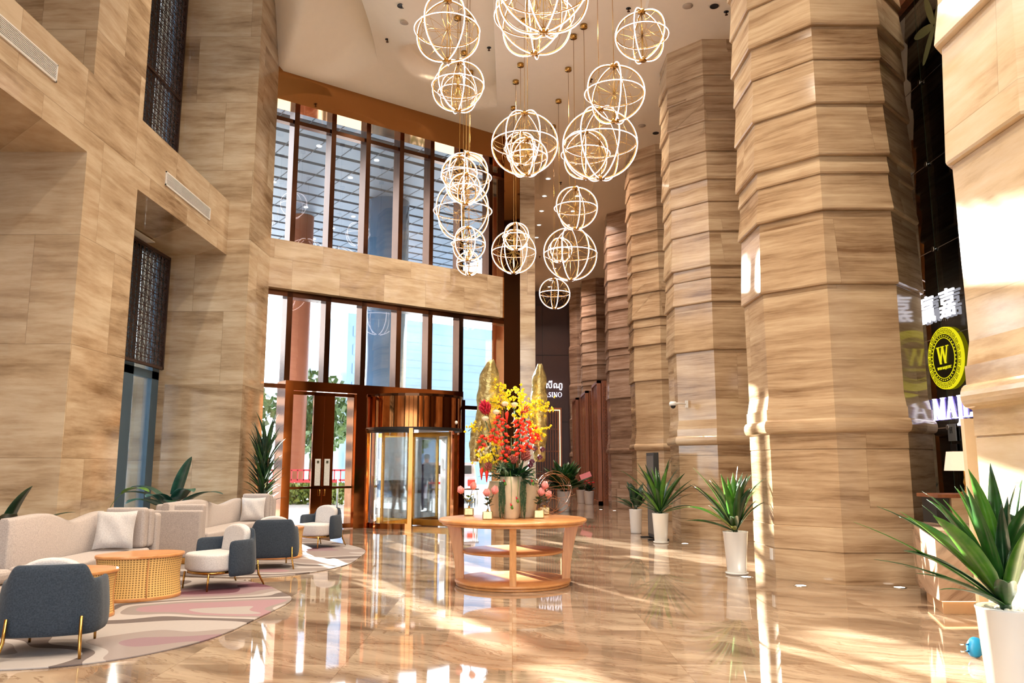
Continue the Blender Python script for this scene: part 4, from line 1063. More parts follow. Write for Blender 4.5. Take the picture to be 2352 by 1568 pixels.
# hanging heliconias
def heliconia(pts, n, s_=.085):
    P = [fpt(u, v, dy) for u, v, dy in pts]; mb = MB(); mb.cur = 2; mb.tube([Vector((P[0].x * .3, -.05, .45))] + P, .007, 5)
    for i in range(n):
        f = i / (n - 1) * (len(P) - 1); k = min(int(f), len(P) - 2); p = P[k].lerp(P[k + 1], f - k); sg = 1 if i % 2 else -1
        d_ = Vector((sg * .8, -.25 + .3 * sin(i * 2.1), -.45 + .2 * sin(i * 1.3))).normalized()
        mb.cur = 0; mb.tube([p, p + d_ * s_ * .5 + Vector((0, 0, .008)), p + d_ * s_ * .8], [.008, .024, .014], 6)
        mb.cur = 1; mb.tube([p + d_ * s_ * .8, p + d_ * s_ * 1.25 + Vector((0, 0, .012))], [.014, .002], 5)
    mb.ob('hanging_heliconia', [M['red_f'], M['orange_f'], M['leaf']], fa)
heliconia([(1150, 955, -.15), (1140, 975, -.2), (1135, 1000, -.22), (1132, 1010, -.22)], 10)
heliconia([(1160, 970, -.18), (1157, 1000, -.24), (1160, 1030, -.26), (1155, 1058, -.26)], 12, .07)
heliconia([(1190, 965, -.15), (1196, 985, -.2), (1190, 1015, -.24), (1194, 1040, -.25)], 13)
heliconia([(1205, 960, -.1), (1212, 985, -.15), (1216, 1010, -.18), (1210, 1028, -.2)], 11)
heliconia([(1222, 975, -.05), (1228, 995, -.1), (1232, 1010, -.1)], 7)
heliconia([(1112, 1000, -.1), (1106, 1012, -.15), (1108, 1025, -.15)], 5, .07)
for u, v in ((1164, 955), (1118, 1090), (1106, 1085)):
    p = fpt(u, v, -.2); mb = MB(); mb.tube([p - Vector((0, 0, .09)), p - Vector((0, 0, .03)), p + Vector((0, 0, .03)), p + Vector((.01, 0, .06))], [.004, .014, .024, .006], 8); mb.ob('calla_lily', M['red_f'], fa)
# upright reed bundle, twisted willow, maroon orchids
mb = MB()
for i in range(12): 
    x = .01 + (i % 6) * .012 - .03; mb.tube([(x, -.05 + .01 * (i // 6), .4), (x + rnd.uniform(-.01, .01), -.05, rnd.uniform(.86, 1.0))], .006, 5)
mb.ob('reed_bundle', M['leaf'], fa)
mb = MB()
for k in range(4): mb.tube([(.04 + .012 * sin(i * 1.1 + k * 2) + k * .008, -.1 + .012 * cos(i * 1.3 + k), .42 + i * .035) for i in range(14)], .005, 5)
mb.ob('twisted_willow', M['twig'], fa)
for u, v, dy in ((1215, 1028, -.2), (1228, 1030, -.2), (1222, 1060, -.25), (1240, 1050, -.15), (1246, 1032, -.1), (1218, 1068, -.25)):
    p = fpt(u, v, dy); mb = MB()
    for k in range(6):
        a_ = k * 1.05; mb.obox(p + Vector((cos(a_) * .018, 0, sin(a_) * .018)), .03, .008, .026, Euler((.2, a_, .2 * k)))
    mb.ob('maroon_orchid', M['maroon_f'], fa)
# foliage mound, tillandsia, moss
for i in range(96):
    az = rnd.uniform(0, 6.28); mb = MB(); rr = rnd.uniform(.05, .16)
    blade(mb, (rr * cos(az), rr * sin(az) - .06, rnd.uniform(.42, .50)), az, rnd.uniform(.15, 1.6), rnd.uniform(.14, .30), .075, .9, 5, .2, oval); solid(mb.ob('foliage', M['leaf_dk'] if i % 3 else M['leaf'], fa))
tp = fpt(1152, 1075, -.32); mb = MB()
for i in range(34):
    az = rnd.uniform(0, 6.28); blade(mb, tp, az, rnd.uniform(.2, 2.2), .12, .012, .9, 6, .2)
solid(mb.ob('air_plant', plain('grey_air_plant', (98, 122, 92), .6), fa))
for x0 in (-.13, .125):
    mb = MB()
    for i in range(46):
        x = x0 + rnd.uniform(-.035, .035); y = -.29 + rnd.uniform(-.02, .02); L = rnd.uniform(.25, .44); q = [(x + .008 * sin(j * 1.3 + i), y + .006 * cos(j + i), .44 - L * j / 6) for j in range(7)]
        mb.tube(q, .0028, 3)
    o = mb.ob('hanging_moss', M['moss'], fa); o['kind'] = 'stuff'
for u0, u1, v1 in ((1172, 1174, 1165), (1190, 1187, 1150), (1160, 1158, 1110), (1226, 1222, 1110)):
    a_ = fpt(u0, 1080, -.3); b_ = fpt(u1, v1, -.33); mb = MB(); mb.tube([a_, a_.lerp(b_, .5) + Vector((.01, -.01, 0)), b_], .0025, 4)
    mb.tube([b_ + Vector((.01, 0, .03)), b_ + Vector((.008, 0, .0)), b_ + Vector((.02, 0, -.02))], [.006, .016, .012], 8); mb.cur = 1
    mb.tube([b_ + Vector((-.01, 0, .05)), b_ + Vector((.005, 0, .02))], [.004, .013], 6)
    mb.ob('pitcher_pod', [M['leaf_lt'], M['crimson_f']], fa)
# small gold vases with proteas
def small_vase(label, u, v, heads, dy=0.0, tw=False):
    X, Y, Z = (u - 1176) / 1837, _cp + _sp * (v - 784) / 1837, _sp - _cp * (v - 784) / 1837
    k = (.776 - 1.4) / Z; loc = Vector((X * k, Y * k, .776))
    t_ = thing('bud_vase', label, 'vase', tuple(loc), 0, 'small gold vases with pink proteas')
    mb = MB(); mb.box(-.062, .062, -.045, .045, 0, .098); mb.ob('body', M['champ'], t_, bevel=.014, seg=3)
    mb = MB(); mb.lathe([(.016, .095), (.014, .115), (.02, .12), (.014, .12), (.012, .10)], 12, cap=False); mb.ob('neck', M['brass'], t_)
    for hx, hz, tl in heads:
        p = Vector((hx, 0, hz)); ax = Vector((tl, -.1, 1)).normalized(); m3 = ax.to_track_quat('Z', 'Y').to_matrix(); mb = MB()
        for i in range(26):
            a_ = i * 2.4; f = i / 26; rr = .02 + .016 * f
            mb.tube([p + m3 @ Vector((rr * .5 * cos(a_), rr * .5 * sin(a_), 0)), p + m3 @ Vector((rr * 1.25 * cos(a_), rr * 1.25 * sin(a_), .045)), p + m3 @ Vector((rr * .8 * cos(a_), rr * .8 * sin(a_), .10 - .02 * f))], [.006, .009, .002], 4)
        o = mb.ob('protea_head', M['pink_f'], t_)
        mb = MB(); mb.tube([(0, 0, .1), (hx * .3, 0, hz * .6), tuple(p)], .005, 5); mb.ob('stem', M['stem'], t_)
    for i in range(9):
        a_ = i * 2.4; mb = MB(); blade(mb, (0, 0, .14 + .012 * i), a_, 1.0, .085, .055, .5, 5, .2, oval); solid(mb.ob('leaf', M['leaf'] if i % 2 else M['leaf_var'] if tw else M['leaf_dk'], t_))
    return t_
M['champ'] = plain('champagne_gold', (196, 178, 132), .24, .8, .5, .12, 20)
small_vase('small square gold vase with a pink protea, front left of the stone vases', 1120, 1193, ((-.01, .27, -.05), (.07, .30, .3)))
small_vase('small square gold vase with two pink buds, leftmost on the round table', 1077, 1184, ((-.09, .28, -.4), (.04, .33, .3)), tw=True)
small_vase('small square gold vase front right on the round table with pink proteas', 1238, 1190, ((.02, .27, .2), (.06, .35, .3)))
small_vase('small square gold vase mostly hidden behind the front right one', 1251, 1182, ((.03, .22, .5),))
tg = thing('twig_sphere', 'loose open ball of brown twigs at the right side of the flower arrangement', 'decoration', (.50, 10.12, .779))
mb = MB()
for k in range(17):
    ax = Vector([rnd.gauss(0, 1) for _ in range(3)]).normalized(); u_ = ax.orthogonal().normalized(); w_ = ax.cross(u_); rr = rnd.uniform(.23, .28); q = []
    a0 = rnd.random() * 6; a1 = a0 + rnd.uniform(3, 6.28)
    for i in range(18):
        a_ = lerp(a0, a1, i / 17); q.append(Vector((0, 0, .285)) + (u_ * cos(a_) + w_ * sin(a_)) * rr + ax * .03)
    mb.tube(q, .0021, 4)
mb.ob('twig', M['twig'], tg); tg.children[0]['kind'] = 'stuff'
# ------------------------------------------------------------------ rugs
def rug_mat():
    t = NT('abstract_rug'); p = t.pos(); w_ = t.noise(p, .7, 1.0)
    q = t.vmath('ADD', t.vmath('MULTIPLY', p, (.45, .8, 0)), t.comb(t.math('MULTIPLY', w_, 1.6), t.math('MULTIPLY', w_, .8), 0.0))
    f = t.noise(q, 1.0, .6, .4)
    c = [(0, (92, 50, 64)), (.30, (132, 106, 112)), (.36, (138, 126, 122)), (.43, (162, 154, 150)), (.49, (96, 86, 84)), (.54, (170, 162, 158)), (.59, (134, 124, 120)), (.64, (150, 118, 124)), (.70, (156, 148, 144))]
    col = t.ramp(f, [(a_, lin(b_)) for a_, b_ in c], 'CONSTANT')
    col = t.mix(t.math('MULTIPLY', t.noise(p, 40, 3), .22), col, (.25, .2, .18, 1))
    t.bsdf(col, .95, 0, .1, bump=t.noise(p, 300, 2), bstr=.4, bdist=.004); return t.m
M['rug'] = rug_mat()
def rug(label, pts, z):
    out = []; n = len(pts)
    for i in range(n):
        p0, p1, p2, p3 = [pts[(i + k - 1) % n] for k in range(4)]
        for j in range(8):
            t = j / 8; out.append(tuple(.5 * ((2 * p1[c]) + (-p0[c] + p2[c]) * t + (2 * p0[c] - 5 * p1[c] + 4 * p2[c] - p3[c]) * t * t + (-p0[c] + 3 * p1[c] - 3 * p2[c] + p3[c]) * t ** 3) for c in (0, 1)))
    mb = MB(); mb.prism(out, 0.0, z); o = mb.ob('area_rug', M['rug'], bevel=.004); return tag(o, label, 'rug', 'organic shaped area rugs')
rug('large organic-edged mauve, cream and taupe rug under the near chair and rattan tables',
    [(-2.32, 8.72), (-2.36, 7.7), (-2.45, 6.88), (-2.72, 6.3), (-3.1, 5.95), (-3.6, 5.80), (-4.4, 5.7), (-5.0, 6.2), (-5.2, 7.6), (-5.0, 9.2), (-4.4, 10.3), (-3.57, 10.32), (-2.97, 9.85), (-2.6, 9.3)], .014)
rug('farther rug of the same pattern under the three other chairs, reaching towards the doors',
    [(-2.36, 12.76), (-2.5, 13.9), (-3.2, 15.1), (-4.0, 16.0), (-4.8, 15.6), (-5.1, 13.6), (-5.0, 11.4), (-4.2, 10.62), (-3.31, 10.5), (-2.75, 10.85), (-2.38, 11.7)], .012)

# ------------------------------------------------------------------ tub armchairs
def rounded(poly_pts): return poly_pts
def chair(label, x, y, fdir, gname='slate tub armchairs with brass legs'):
    rz = math.atan2(fdir[1], fdir[0]) + pi / 2
    t_ = thing('tub_armchair', label, 'armchair', (x, y, .014 if y < 10.4 else .012), rz, gname)
    # shell path in plan, front is -Y
    path = []; hw, yb, rc = .335, .31, .16
    def add(px, py): path.append(Vector((px, py, 0)))
    for i in range(9): add(hw - .0 + .012 * sin(i / 8 * pi), lerp(-.10, yb - rc, i / 8))
    for i in range(1, 9): a_ = i / 9 * pi / 2; add(hw - rc + rc * cos(a_), yb - rc + rc * sin(a_))
    for i in range(9): add(lerp(hw - rc, -(hw - rc), i / 8), yb + .018 * sin(i / 8 * pi))
    half = path[:17]
    for p in half[::-1]: path.append(Vector((-p.x, p.y, 0)))
    n = len(path); mb = MB(); rs = []
    for i, p in enumerate(path):
        a_ = path[max(0, i - 1)]; b_ = path[min(n - 1, i + 1)]; tg = (b_ - a_).normalized(); nr = Vector((tg.y, -tg.x, 0))   # outward
        f = sst(.25, .30, p.y); zt = lerp(.545, .66, f); z0 = .14; th = .042
        e = 1.0 if (2 <= i < n - 2) else (.72 if i in (1, n - 2) else .3); zt -= (1 - e) * .03
        zz = [z0, z0 + .02, z0 + .10, lerp(z0, zt, .6), zt - .02, zt]
        oo = [.000, .022, .032, .022, .006, -.008]
        prof_ = [(o_ * 1.0, z) for o_, z in zip(oo, zz)] + [(-th + .008, zt), (-th - .002, zt - .018), (-th, lerp(z0, zt, .5)), (-th + .002, z0 + .01)]
        mid = -th / 2
        rs.append([p + nr * (mid + (o_ - mid) * e) + Vector((0, 0, z)) for o_, z in prof_])
    mb.rings(rs, True, True, True); mb.ob('shell', M['fab_dark'], t_, sub=1)
    # D-shaped seat, band, cushion
    def dshape(w_, yf, yb_, r, n=8):
        pts = [(w_, yb_)]; 
        pts = [(w_, yb_), (-w_, yb_)]
        for i in range(n + 1): a_ = i / n * pi / 2; pts.append((-w_ + r - r * cos(a_), yf + r - r * sin(a_)))
        pts.append((0, yf - .02))
        for i in range(n + 1): a_ = i / n * pi / 2; pts.append((w_ - r + r * sin(a_), yf + r - r * cos(a_)))
        return pts
    MB().prism(dshape(.30, -.34, .24, .2)[::1], .207, .40, True).ob('seat_cushion', M['fab_light'], t_, bevel=.035, seg=4, angle=50)
    MB().prism(dshape(.285, -.31, .26, .19), .175, .207, True).ob('seat_band', M['brass'], t_)
    mb = MB(); w_, h_ = .215, .40; pts = [(-w_, 0), (w_, 0)]
    for i in range(13): a_ = i / 12 * pi; pts.append((w_ * cos(a_) * 1.0, h_ - .16 + .16 * sin(a_) ** .8))
    tl = R(-10)
    mb.tf = lambda v: Vector((v[0], .205 - v[2] - v[1] * sin(tl) * .6, .385 + v[1] * .80))
    mb.prism(pts, -.05, .05, True); mb.ob('back_cushion', M['fab_light'], t_, bevel=.03, seg=4, angle=50)
    for sx in (-1, 1):
        MB().tube([(sx * .235, -.30, 0), (sx * .232, -.285, .19)], [.010, .013], 8).ob('leg', M['brass'], t_)
        MB().tube([(sx * .27, .44, 0), (sx * .25, .37, .13), (sx * .245, .352, .29)], [.010, .013, .012], 8).ob('leg', M['brass'], t_)
    return t_
chair('slate tub armchair nearest the camera at lower left, its back turned to us', -3.53, 6.44, (-.29, .957))
chair('slate tub armchair right of the cane table, facing left with its cream seat showing', -3.42, 9.62, (-.58, -.81))
chair('slate tub armchair with its back to us, just behind the one showing its cream seat', -3.38, 11.55, (-.35, .94))
chair('farthest slate tub armchair, facing us in front of the sliding doors', -3.39, 14.32, (-.42, -.91))

# ------------------------------------------------------------------ cane drum tables
def cane_mat():
    t = NT('woven_cane'); s_ = t.sep(t.uv())
    fu = t.math('FRACT', t.math('MULTIPLY', s_[0], 92)); fv = t.math('FRACT', t.math('MULTIPLY', s_[1], 17))
    hole = t.math('MULTIPLY', t.math('GREATER_THAN', fu, .42), t.math('GREATER_THAN', fv, .42))
    col = t.mix(t.math('MULTIPLY', hole, .85), lin((232, 190, 118)), lin((120, 84, 44)))
    t.bsdf(col, .55, 0, .3, bump=t.math('SUBTRACT', 1.0, hole), bstr=.6, bdist=.004); return t.m
M['cane'] = cane_mat()
def lens(a_, b_, k=1.0, n=56):
    out = []
    for i in range(n):
        th = 2 * pi * i / n; c, s_ = cos(th), sin(th)
        out.append((a_ * k * (abs(c) ** .92) * (1 if c > 0 else -1), b_ * k * (abs(s_) ** 1.12) * (1 if s_ > 0 else -1)))
    return out
def cane_table(label, x, y, rz, a_, b_, h=.46):
    t_ = thing('cane_drum_table', label, 'coffee table', (x, y, .014), rz, 'cane drum coffee tables')
    MB().prism(lens(a_, b_), h - .03, h, True).ob('tabletop', M['wood'], t_, bevel=.006)
    MB().prism(lens(a_, b_, .965), .0, .035, True).ob('base_rim', M['wood'], t_, bevel=.004)
    mb = MB(); n = 56; rs = []
    for j in range(9):
        f = j / 8; k = .955 - .045 * sin(pi * f); L = lens(a_, b_, k); rs.append([(p[0], p[1], lerp(.035, h - .03, f)) for p in L + [L[0]]])
    mb.rings(rs, False, False, True)
    for j in range(9):
        for i in range(n + 1): mb.uv[j * (n + 1) + i] = (i / n, j / 8)
    mb.ob('cane_side', M['cane'], t_)
    mb = MB()
    for ang in (0, pi * .5, pi, 1.5 * pi):
        k = int(ang / (2 * pi) * n) % n
        mb.tube([(lens(a_, b_, .96 - .045 * sin(pi * j / 6))[k][0], lens(a_, b_, .96 - .045 * sin(pi * j / 6))[k][1], lerp(.035, h - .03, j / 6)) for j in range(7)], .007, 5)
    mb.ob('upright', M['wood'], t_)
    return t_
cane_table('oak-topped cane drum table standing clear in the middle of the near rug', -3.99, 8.85, R(38), .45, .34)
cane_table('cane drum table mostly hidden behind the nearest slate armchair', -4.08, 7.75, R(10), .36, .33, .43)
cane_table('cane drum table half hidden behind the far armchair that turns its back to us', -3.6, 12.65, R(20), .38, .32)

# ------------------------------------------------------------------ sofas
def sofa(name, label, y0, y1, ztop, near_block=False, xr=-4.42, xf=-4.52):
    t_ = thing(name, label, 'sofa', (-4.9, (y0 + y1) / 2, .0), 0, 'curved beige sofas along the left wall'); yo = (y0 + y1) / 2; xo = -4.9; zb = .0
    yb = y1 - .42
    mb = MB(); rs = []; n = 30
    for i in range(n + 1):
        f = i / n; y = lerp(y0, yb + .1, f); xw = -5.02 + .03 * sin(f * 6.0); zt = ztop(f)
        th = .075 if 0 < i < n else .055
        rs.append([(xw - th - xo, y - yo, .1), (xw + th - xo, y - yo, .1), (xw + th - xo, y - yo, zt - .03), (xw + th * .6 - xo, y - yo, zt), (xw - th * .6 - xo, y - yo, zt), (xw - th - xo, y - yo, zt - .03)])
    mb.rings(rs, True, True, True); mb.ob('wave_backrest', M['fab_beige'], t_, bevel=.012, seg=2, angle=60)
    ys0 = y0 - (.0 if near_block else .0)
    fr = []
    for i in range(21):
        f = i / 20; y = lerp(ys0 + (.3 if near_block else 0), y1 - .3, f); fr.append((xf + .07 * sin(f * 5.2 + .4) + .16 * sst(.75, 1.0, f) - xo, y - yo))
    poly = [(-4.94 - xo, fr[-1][1]), (-4.94 - xo, fr[0][1])] + fr
    MB().prism(poly, .12, .42, True).ob('seat', M['fab_beige'], t_, bevel=.03, seg=3, angle=50)
    MB().prism([(p[0] - (.05 if p[0] > 0 else -.02), p[1]) for p in poly], zb, .12, True).ob('plinth', M['brass'], t_)
    yf = y1
    for k, (a_, b_, zt, z0) in enumerate(((yf - .14, yf, .82, .1), (yf - .28, yf - .15, .875, .425), (yf - .42, yf - .29, .90, .425))):
        MB().box(-4.93 - xo, xr - .015 * k - xo, a_ - yo, b_ - yo, z0, zt).ob('end_backrest' if k == 0 else 'back_cushion', M['fab_beige'], t_, bevel=.035, seg=3)
    if near_block:
        MB().box(-5.25 - xo, -4.5 - xo, y0 - .02 - yo, y0 + .11 - yo, .1, .765).ob('end_backrest', M['fab_beige'], t_, bevel=.025, seg=3)
        MB().box(-5.22 - xo, -4.52 - xo, y0 + .12 - yo, y0 + .27 - yo, .1, .845).ob('back_cushion', M['fab_beige'], t_, bevel=.03, seg=3)
        MB().box(-5.22 - xo, -4.53 - xo, y0 - yo, y0 + .26 - yo, 0, .1).ob('plinth', M['brass'], t_)
    return t_
def wave(pts):
    def f_(f):
        for (a_, za), (b_, zb_) in zip(pts, pts[1:]):
            if f <= b_: return za + (zb_ - za) * sst(0, 1, (f - a_) / (b_ - a_)) if b_ > a_ else za
        return pts[-1][1]
    return f_
sofa('curved_sofa', 'near beige sofa with a wavy backrest, left of the cane tables', 8.08, 10.32, wave([(0, .885), (.28, .905), (.66, .785), (1, .86)]))
sofa('curved_sofa', 'far beige sofa with a wavy backrest, its square end block facing us', 11.82, 15.3, wave([(0, .87), (.3, .88), (.72, .745), (1, .82)]), True)
def pillow(label, loc, s_, rz, lean):
    mb = MB(); n = 12; rs = []
    m3 = Euler((lean, 0, rz)).to_matrix(); L = Vector(loc)
    for side in (1, -1):
        vs = []
        for j in range(n + 1):
            for i in range(n + 1):
                a_, b_ = i / n * 2 - 1, j / n * 2 - 1
                pin = 1 - .07 * (1 - a_ * a_) * abs(b_) - 0; pin2 = 1 - .07 * (1 - b_ * b_) * abs(a_)
                t = (max(0, 1 - a_ ** 4) * max(0, 1 - b_ ** 4)) ** .5 * (.085 + .012 * sin(a_ * 6 + b_ * 4))
                vs.append(L + m3 @ Vector((a_ * s_ / 2 * pin2, side * (t + .0), b_ * s_ / 2 * pin)))
        fs = [(j * (n + 1) + i, j * (n + 1) + i + 1, (j + 1) * (n + 1) + i + 1, (j + 1) * (n + 1) + i) for j in range(n) for i in range(n)]
        mb.add(vs, [f if side < 0 else f[::-1] for f in fs], True)
    o = mb.ob('throw_pillow', M['fab_light']); return tag(o, label, 'pillow', 'square throw pillows on the sofas')
pillow('square pale throw pillow on the near sofa, leaning on its stacked back cushions', (-4.70, 9.70, .655), .45, R(10), R(-14))
pillow('square pale throw pillow on the far sofa, leaning on its stacked back cushions', (-4.66, 14.68, .635), .42, R(8), R(-12))
ot = thing('ottoman', 'beige two-layer ottoman cut by the left edge beside the nearest armchair', 'ottoman', (-4.95, 7.25, .014))
MB().box(-.42, .40, -.33, .30, .13, .33).ob('base_cushion', M['fab_beige'], ot, bevel=.04, seg=3)
MB().box(-.42, .40, -.33, .30, .335, .46).ob('top_cushion', M['fab_beige'], ot, bevel=.045, seg=3)
for sx in (-.34, .32):
    for sy in (-.25, .22): MB().tube([(sx, sy, 0), (sx, sy, .14)], .02, 8).ob('leg', M['maroon_f'], ot)

# ------------------------------------------------------------------ outside
M['pave'] = plain('pale_paving', (196, 192, 188), .8, 0, .3, .08, 1.0)
M['canopy_panel'] = plain('canopy_panel', (84, 94, 108), .45, .1, .5, .08, .5)
M['canopy_dark'] = plain('canopy_joint', (46, 50, 58), .6, 0, .3, .1, .5)
M['brown_col'] = plain('brown_painted_column', (150, 88, 62), .5, 0, .4, .08, 1)
M['white_col'] = plain('white_cladding', (216, 216, 214), .5, 0, .4, .05, 1)
M['blue_glass'] = plain('blue_facade_glass', (84, 110, 138), .12, 0, .8, .3, .25)
M['red_rail'] = plain('red_railing_paint', (186, 40, 44), .5)
M['hedge'] = leaf_mat('hedge_leaf', (70, 96, 40), (140, 150, 70))
M['tree'] = leaf_mat('tree_leaf', (60, 88, 48), (104, 130, 78))
gd = MB(); a = Wp((0, -.5, 0))
pts = [Wp((-60, -.52, 0)), Wp((5.43, -.52, 0)), Wp((5.43, -70, 0)), Wp((-60, -70, 0))]
gd.prism([(p.x, p.y) for p in pts][::-1], -.15, -.005); struct(gd.ob('ground', M['pave']))
gd = MB(); gd.prism([(-60, -60), (60, -60), (60, -6.6), (-60, -6.6)], -.15, -.005); struct(gd.ob('ground_rear', M['pave']))
gd = MB(); gd.prism([(-60, -6.5), (-7.6, -6.5), (-7.6, 16.5), (-60, 0)], -.15, -.005); struct(gd.ob('ground_side', M['pave']))
cn = thing('entrance_canopy', 'large grey slatted canopy soffit seen through the upper entrance windows', 'canopy', tuple(Wp((0, 0, 0))), math.atan2(DD[1], DD[0]))
mb = MB()
for i in range(19):
    y = 1.0 + i * 1.1; mb.box(-3.2, 16, y, y + .86, 12.35, 12.75)
mb.ob('soffit_panel', M['canopy_panel'], cn)
mb = MB(); mb.box(-3.2, 16, .9, 22, 12.8, 13.3); 
for i in range(20): mb.box(-3.2 + i, -3.17 + i, .9, 22, 12.34, 12.36)
mb.ob('deck', M['canopy_dark'], cn)
mb = MB()
for i in range(0, 19, 2):
    for x in (-1.6, .6, 2.8, 5.0, 7.2): mb.lathe([(.001, 12.335), (.09, 12.335), (.09, 12.35)], 10, (x, 1.43 + i * 1.1))
mb.ob('downlight_lens', M['lamp'], cn)
def outcol(label, s_, n_, r, mat, h=12.35):
    p = Wp((s_, n_, 0)); t_ = thing('canopy_column', label, 'column', (p.x, p.y, 0), 0, 'round columns outside under the canopy')
    MB().lathe([(r + .06, 0), (r + .06, .5), (r, .55), (r, h)], 28).ob('shaft', mat, t_)
    MB().lathe([(r + .12, 0), (r + .12, .16), (r + .07, .2)], 28).ob('base', M['white_col'], t_); return t_
outcol('brown round column outside the left sliding door', -1.35, -9.0, .42, M['brown_col'])
outcol('white round column outside, seen above the header of the sliding doors', 1.6, -11.5, .5, M['white_col'])
outcol('brown round column outside, farther off behind the revolving door', 5.4, -16, .5, M['brown_col'])
outcol('dark blue clad round column outside at the right of the lower windows', 7.6, -12, .85, M['blue_glass'])
# hedge and red railing
def leafy_box(name, label, x0, x1, y0, y1, z0, z1, n, mat, sz, cat, seed):
    rnd = random.Random(seed); mb = MB()
    for i in range(n):
        c_ = Vector((rnd.uniform(x0, x1), rnd.uniform(y0, y1), lerp(z0, z1, rnd.random() ** .7)))
        mb.obox(c_, sz, sz * .1, sz * .6, Euler((rnd.uniform(-1, 1), rnd.uniform(-1, 1), rnd.uniform(0, 6))))
    o = mb.ob(name, mat); return tag(o, label, cat)
leafy_box('hedge', 'low clipped hedge outside the left sliding door', -9.6, -5.6, 30.0, 31.0, 0, .75, 1500, M['hedge'], .16, 'hedge', 3)
mb = MB()
for i in range(26): mb.box(-11 + i * .25, -10.96 + i * .25, 33.0, 33.04, 0, 1.25)
for z in (.25, .8, 1.2): mb.box(-11, -4.6, 33.0, 33.06, z, z + .07)
tag(mb.ob('railing', M['red_rail']), 'red railing outside behind the hedge', 'railing')
def barrier(label, p, q):
    t_ = thing('belt_barrier', label, 'barrier', p, 0, 'red belt barriers outside')
    for o_ in ((0, 0), (q[0] - p[0], q[1] - p[1])): MB().lathe([(.16, 0), (.16, .02), (.03, .04), (.03, .95), (.001, .97)], 14, o_).ob('post', M['chrome'], t_)
    d_ = Vector((q[0] - p[0], q[1] - p[1], 0)); mb = MB(); mb.obox(d_ / 2 + Vector((0, 0, .88)), d_.length, .01, .07, Euler((0, 0, math.atan2(d_.y, d_.x)))); mb.ob('belt', M['red_rail'], t_)
barrier('red belt barrier outside in front of the hedge', (-8.4, 27.5, 0), (-5.9, 27.5, 0))
barrier('red belt barrier outside beyond the revolving door', (-2.6, 25.2, 0), (-1.9, 25.2, 0))
# security arch, table, cabinet
ar = thing('metal_detector', 'white walk-through metal detector arch outside the revolving door', 'detector', (-2.15, 21.6, 0), R(20))
for sx in (-.38, .38): MB().box(sx - .06, sx + .06, -.28, .28, 0, 2.1).ob('side_panel', M['white_col'], ar, bevel=.02)
MB().box(-.44, .44, -.28, .28, 2.1, 2.3).ob('header', M['white_col'], ar, bevel=.02)
cb = MB(); cb.box(-.2, .2, -.2, .2, 0, 1.15); tag(cb.ob('queue_cabinet', M['white_col'], None, (-3.95, 22.0, 0), bevel=.02), 'white upright cabinet outside, left of the standing person', 'cabinet')
st = thing('inspection_table', 'stainless steel inspection table outside with a yellow warning card', 'table', (-1.7, 23.6, 0), R(15))
MB().box(-.7, .7, -.3, .3, .72, .76).ob('tabletop', M['chrome'], st)
for sx in (-.65, .65):
    for sy in (-.25, .25): MB().tube([(sx, sy, 0), (sx, sy, .72)], .02, 8).ob('leg', M['chrome'], st)
mb = MB(); mb.box(-.06, .06, -.01, .01, .762, .9); mb.ob('warning_card', plain('warning_yellow', (230, 196, 40), .5), st)
# car
ca = thing('parked_car', 'pale parked car outside, seen through the right side of the revolving door', 'car', (-2.35, 29.0, 0), R(8))
pf = [(-2.2, .35), (2.2, .35), (2.25, .8), (1.9, 1.0), (1.1, 1.08), (.5, 1.5), (-1.5, 1.52), (-2.15, 1.05), (-2.25, .7)]
mb = MB(lambda v: Vector((v[2], v[0], v[1]))); mb.prism(pf, -.88, .88); mb.ob('body', plain('car_paint', (214, 206, 222), .15, .1, .8), ca, bevel=.06, seg=3)
mb = MB(); mb.box(-.89, .89, -1.3, .55, 1.1, 1.42); mb.box(-.72, .72, -2.02, -1.75, 1.12, 1.42); mb.ob('window', M['black'], ca)
for sx in (-.8, .8):
    for sy in (-1.4, 1.4): MB(lambda v, sx=sx, sy=sy: Vector((sx + v[2], sy + v[0], .33 + v[1]))).lathe([(.001, -.1), (.33, -.1), (.33, .1), (.001, .1)], 20).ob('wheel', M['black'], ca)
for sx in (-.7, .7): MB().box(sx - .12, sx + .12, -2.27, -2.2, .75, .95).ob('tail_light', M['red_f'], ca)
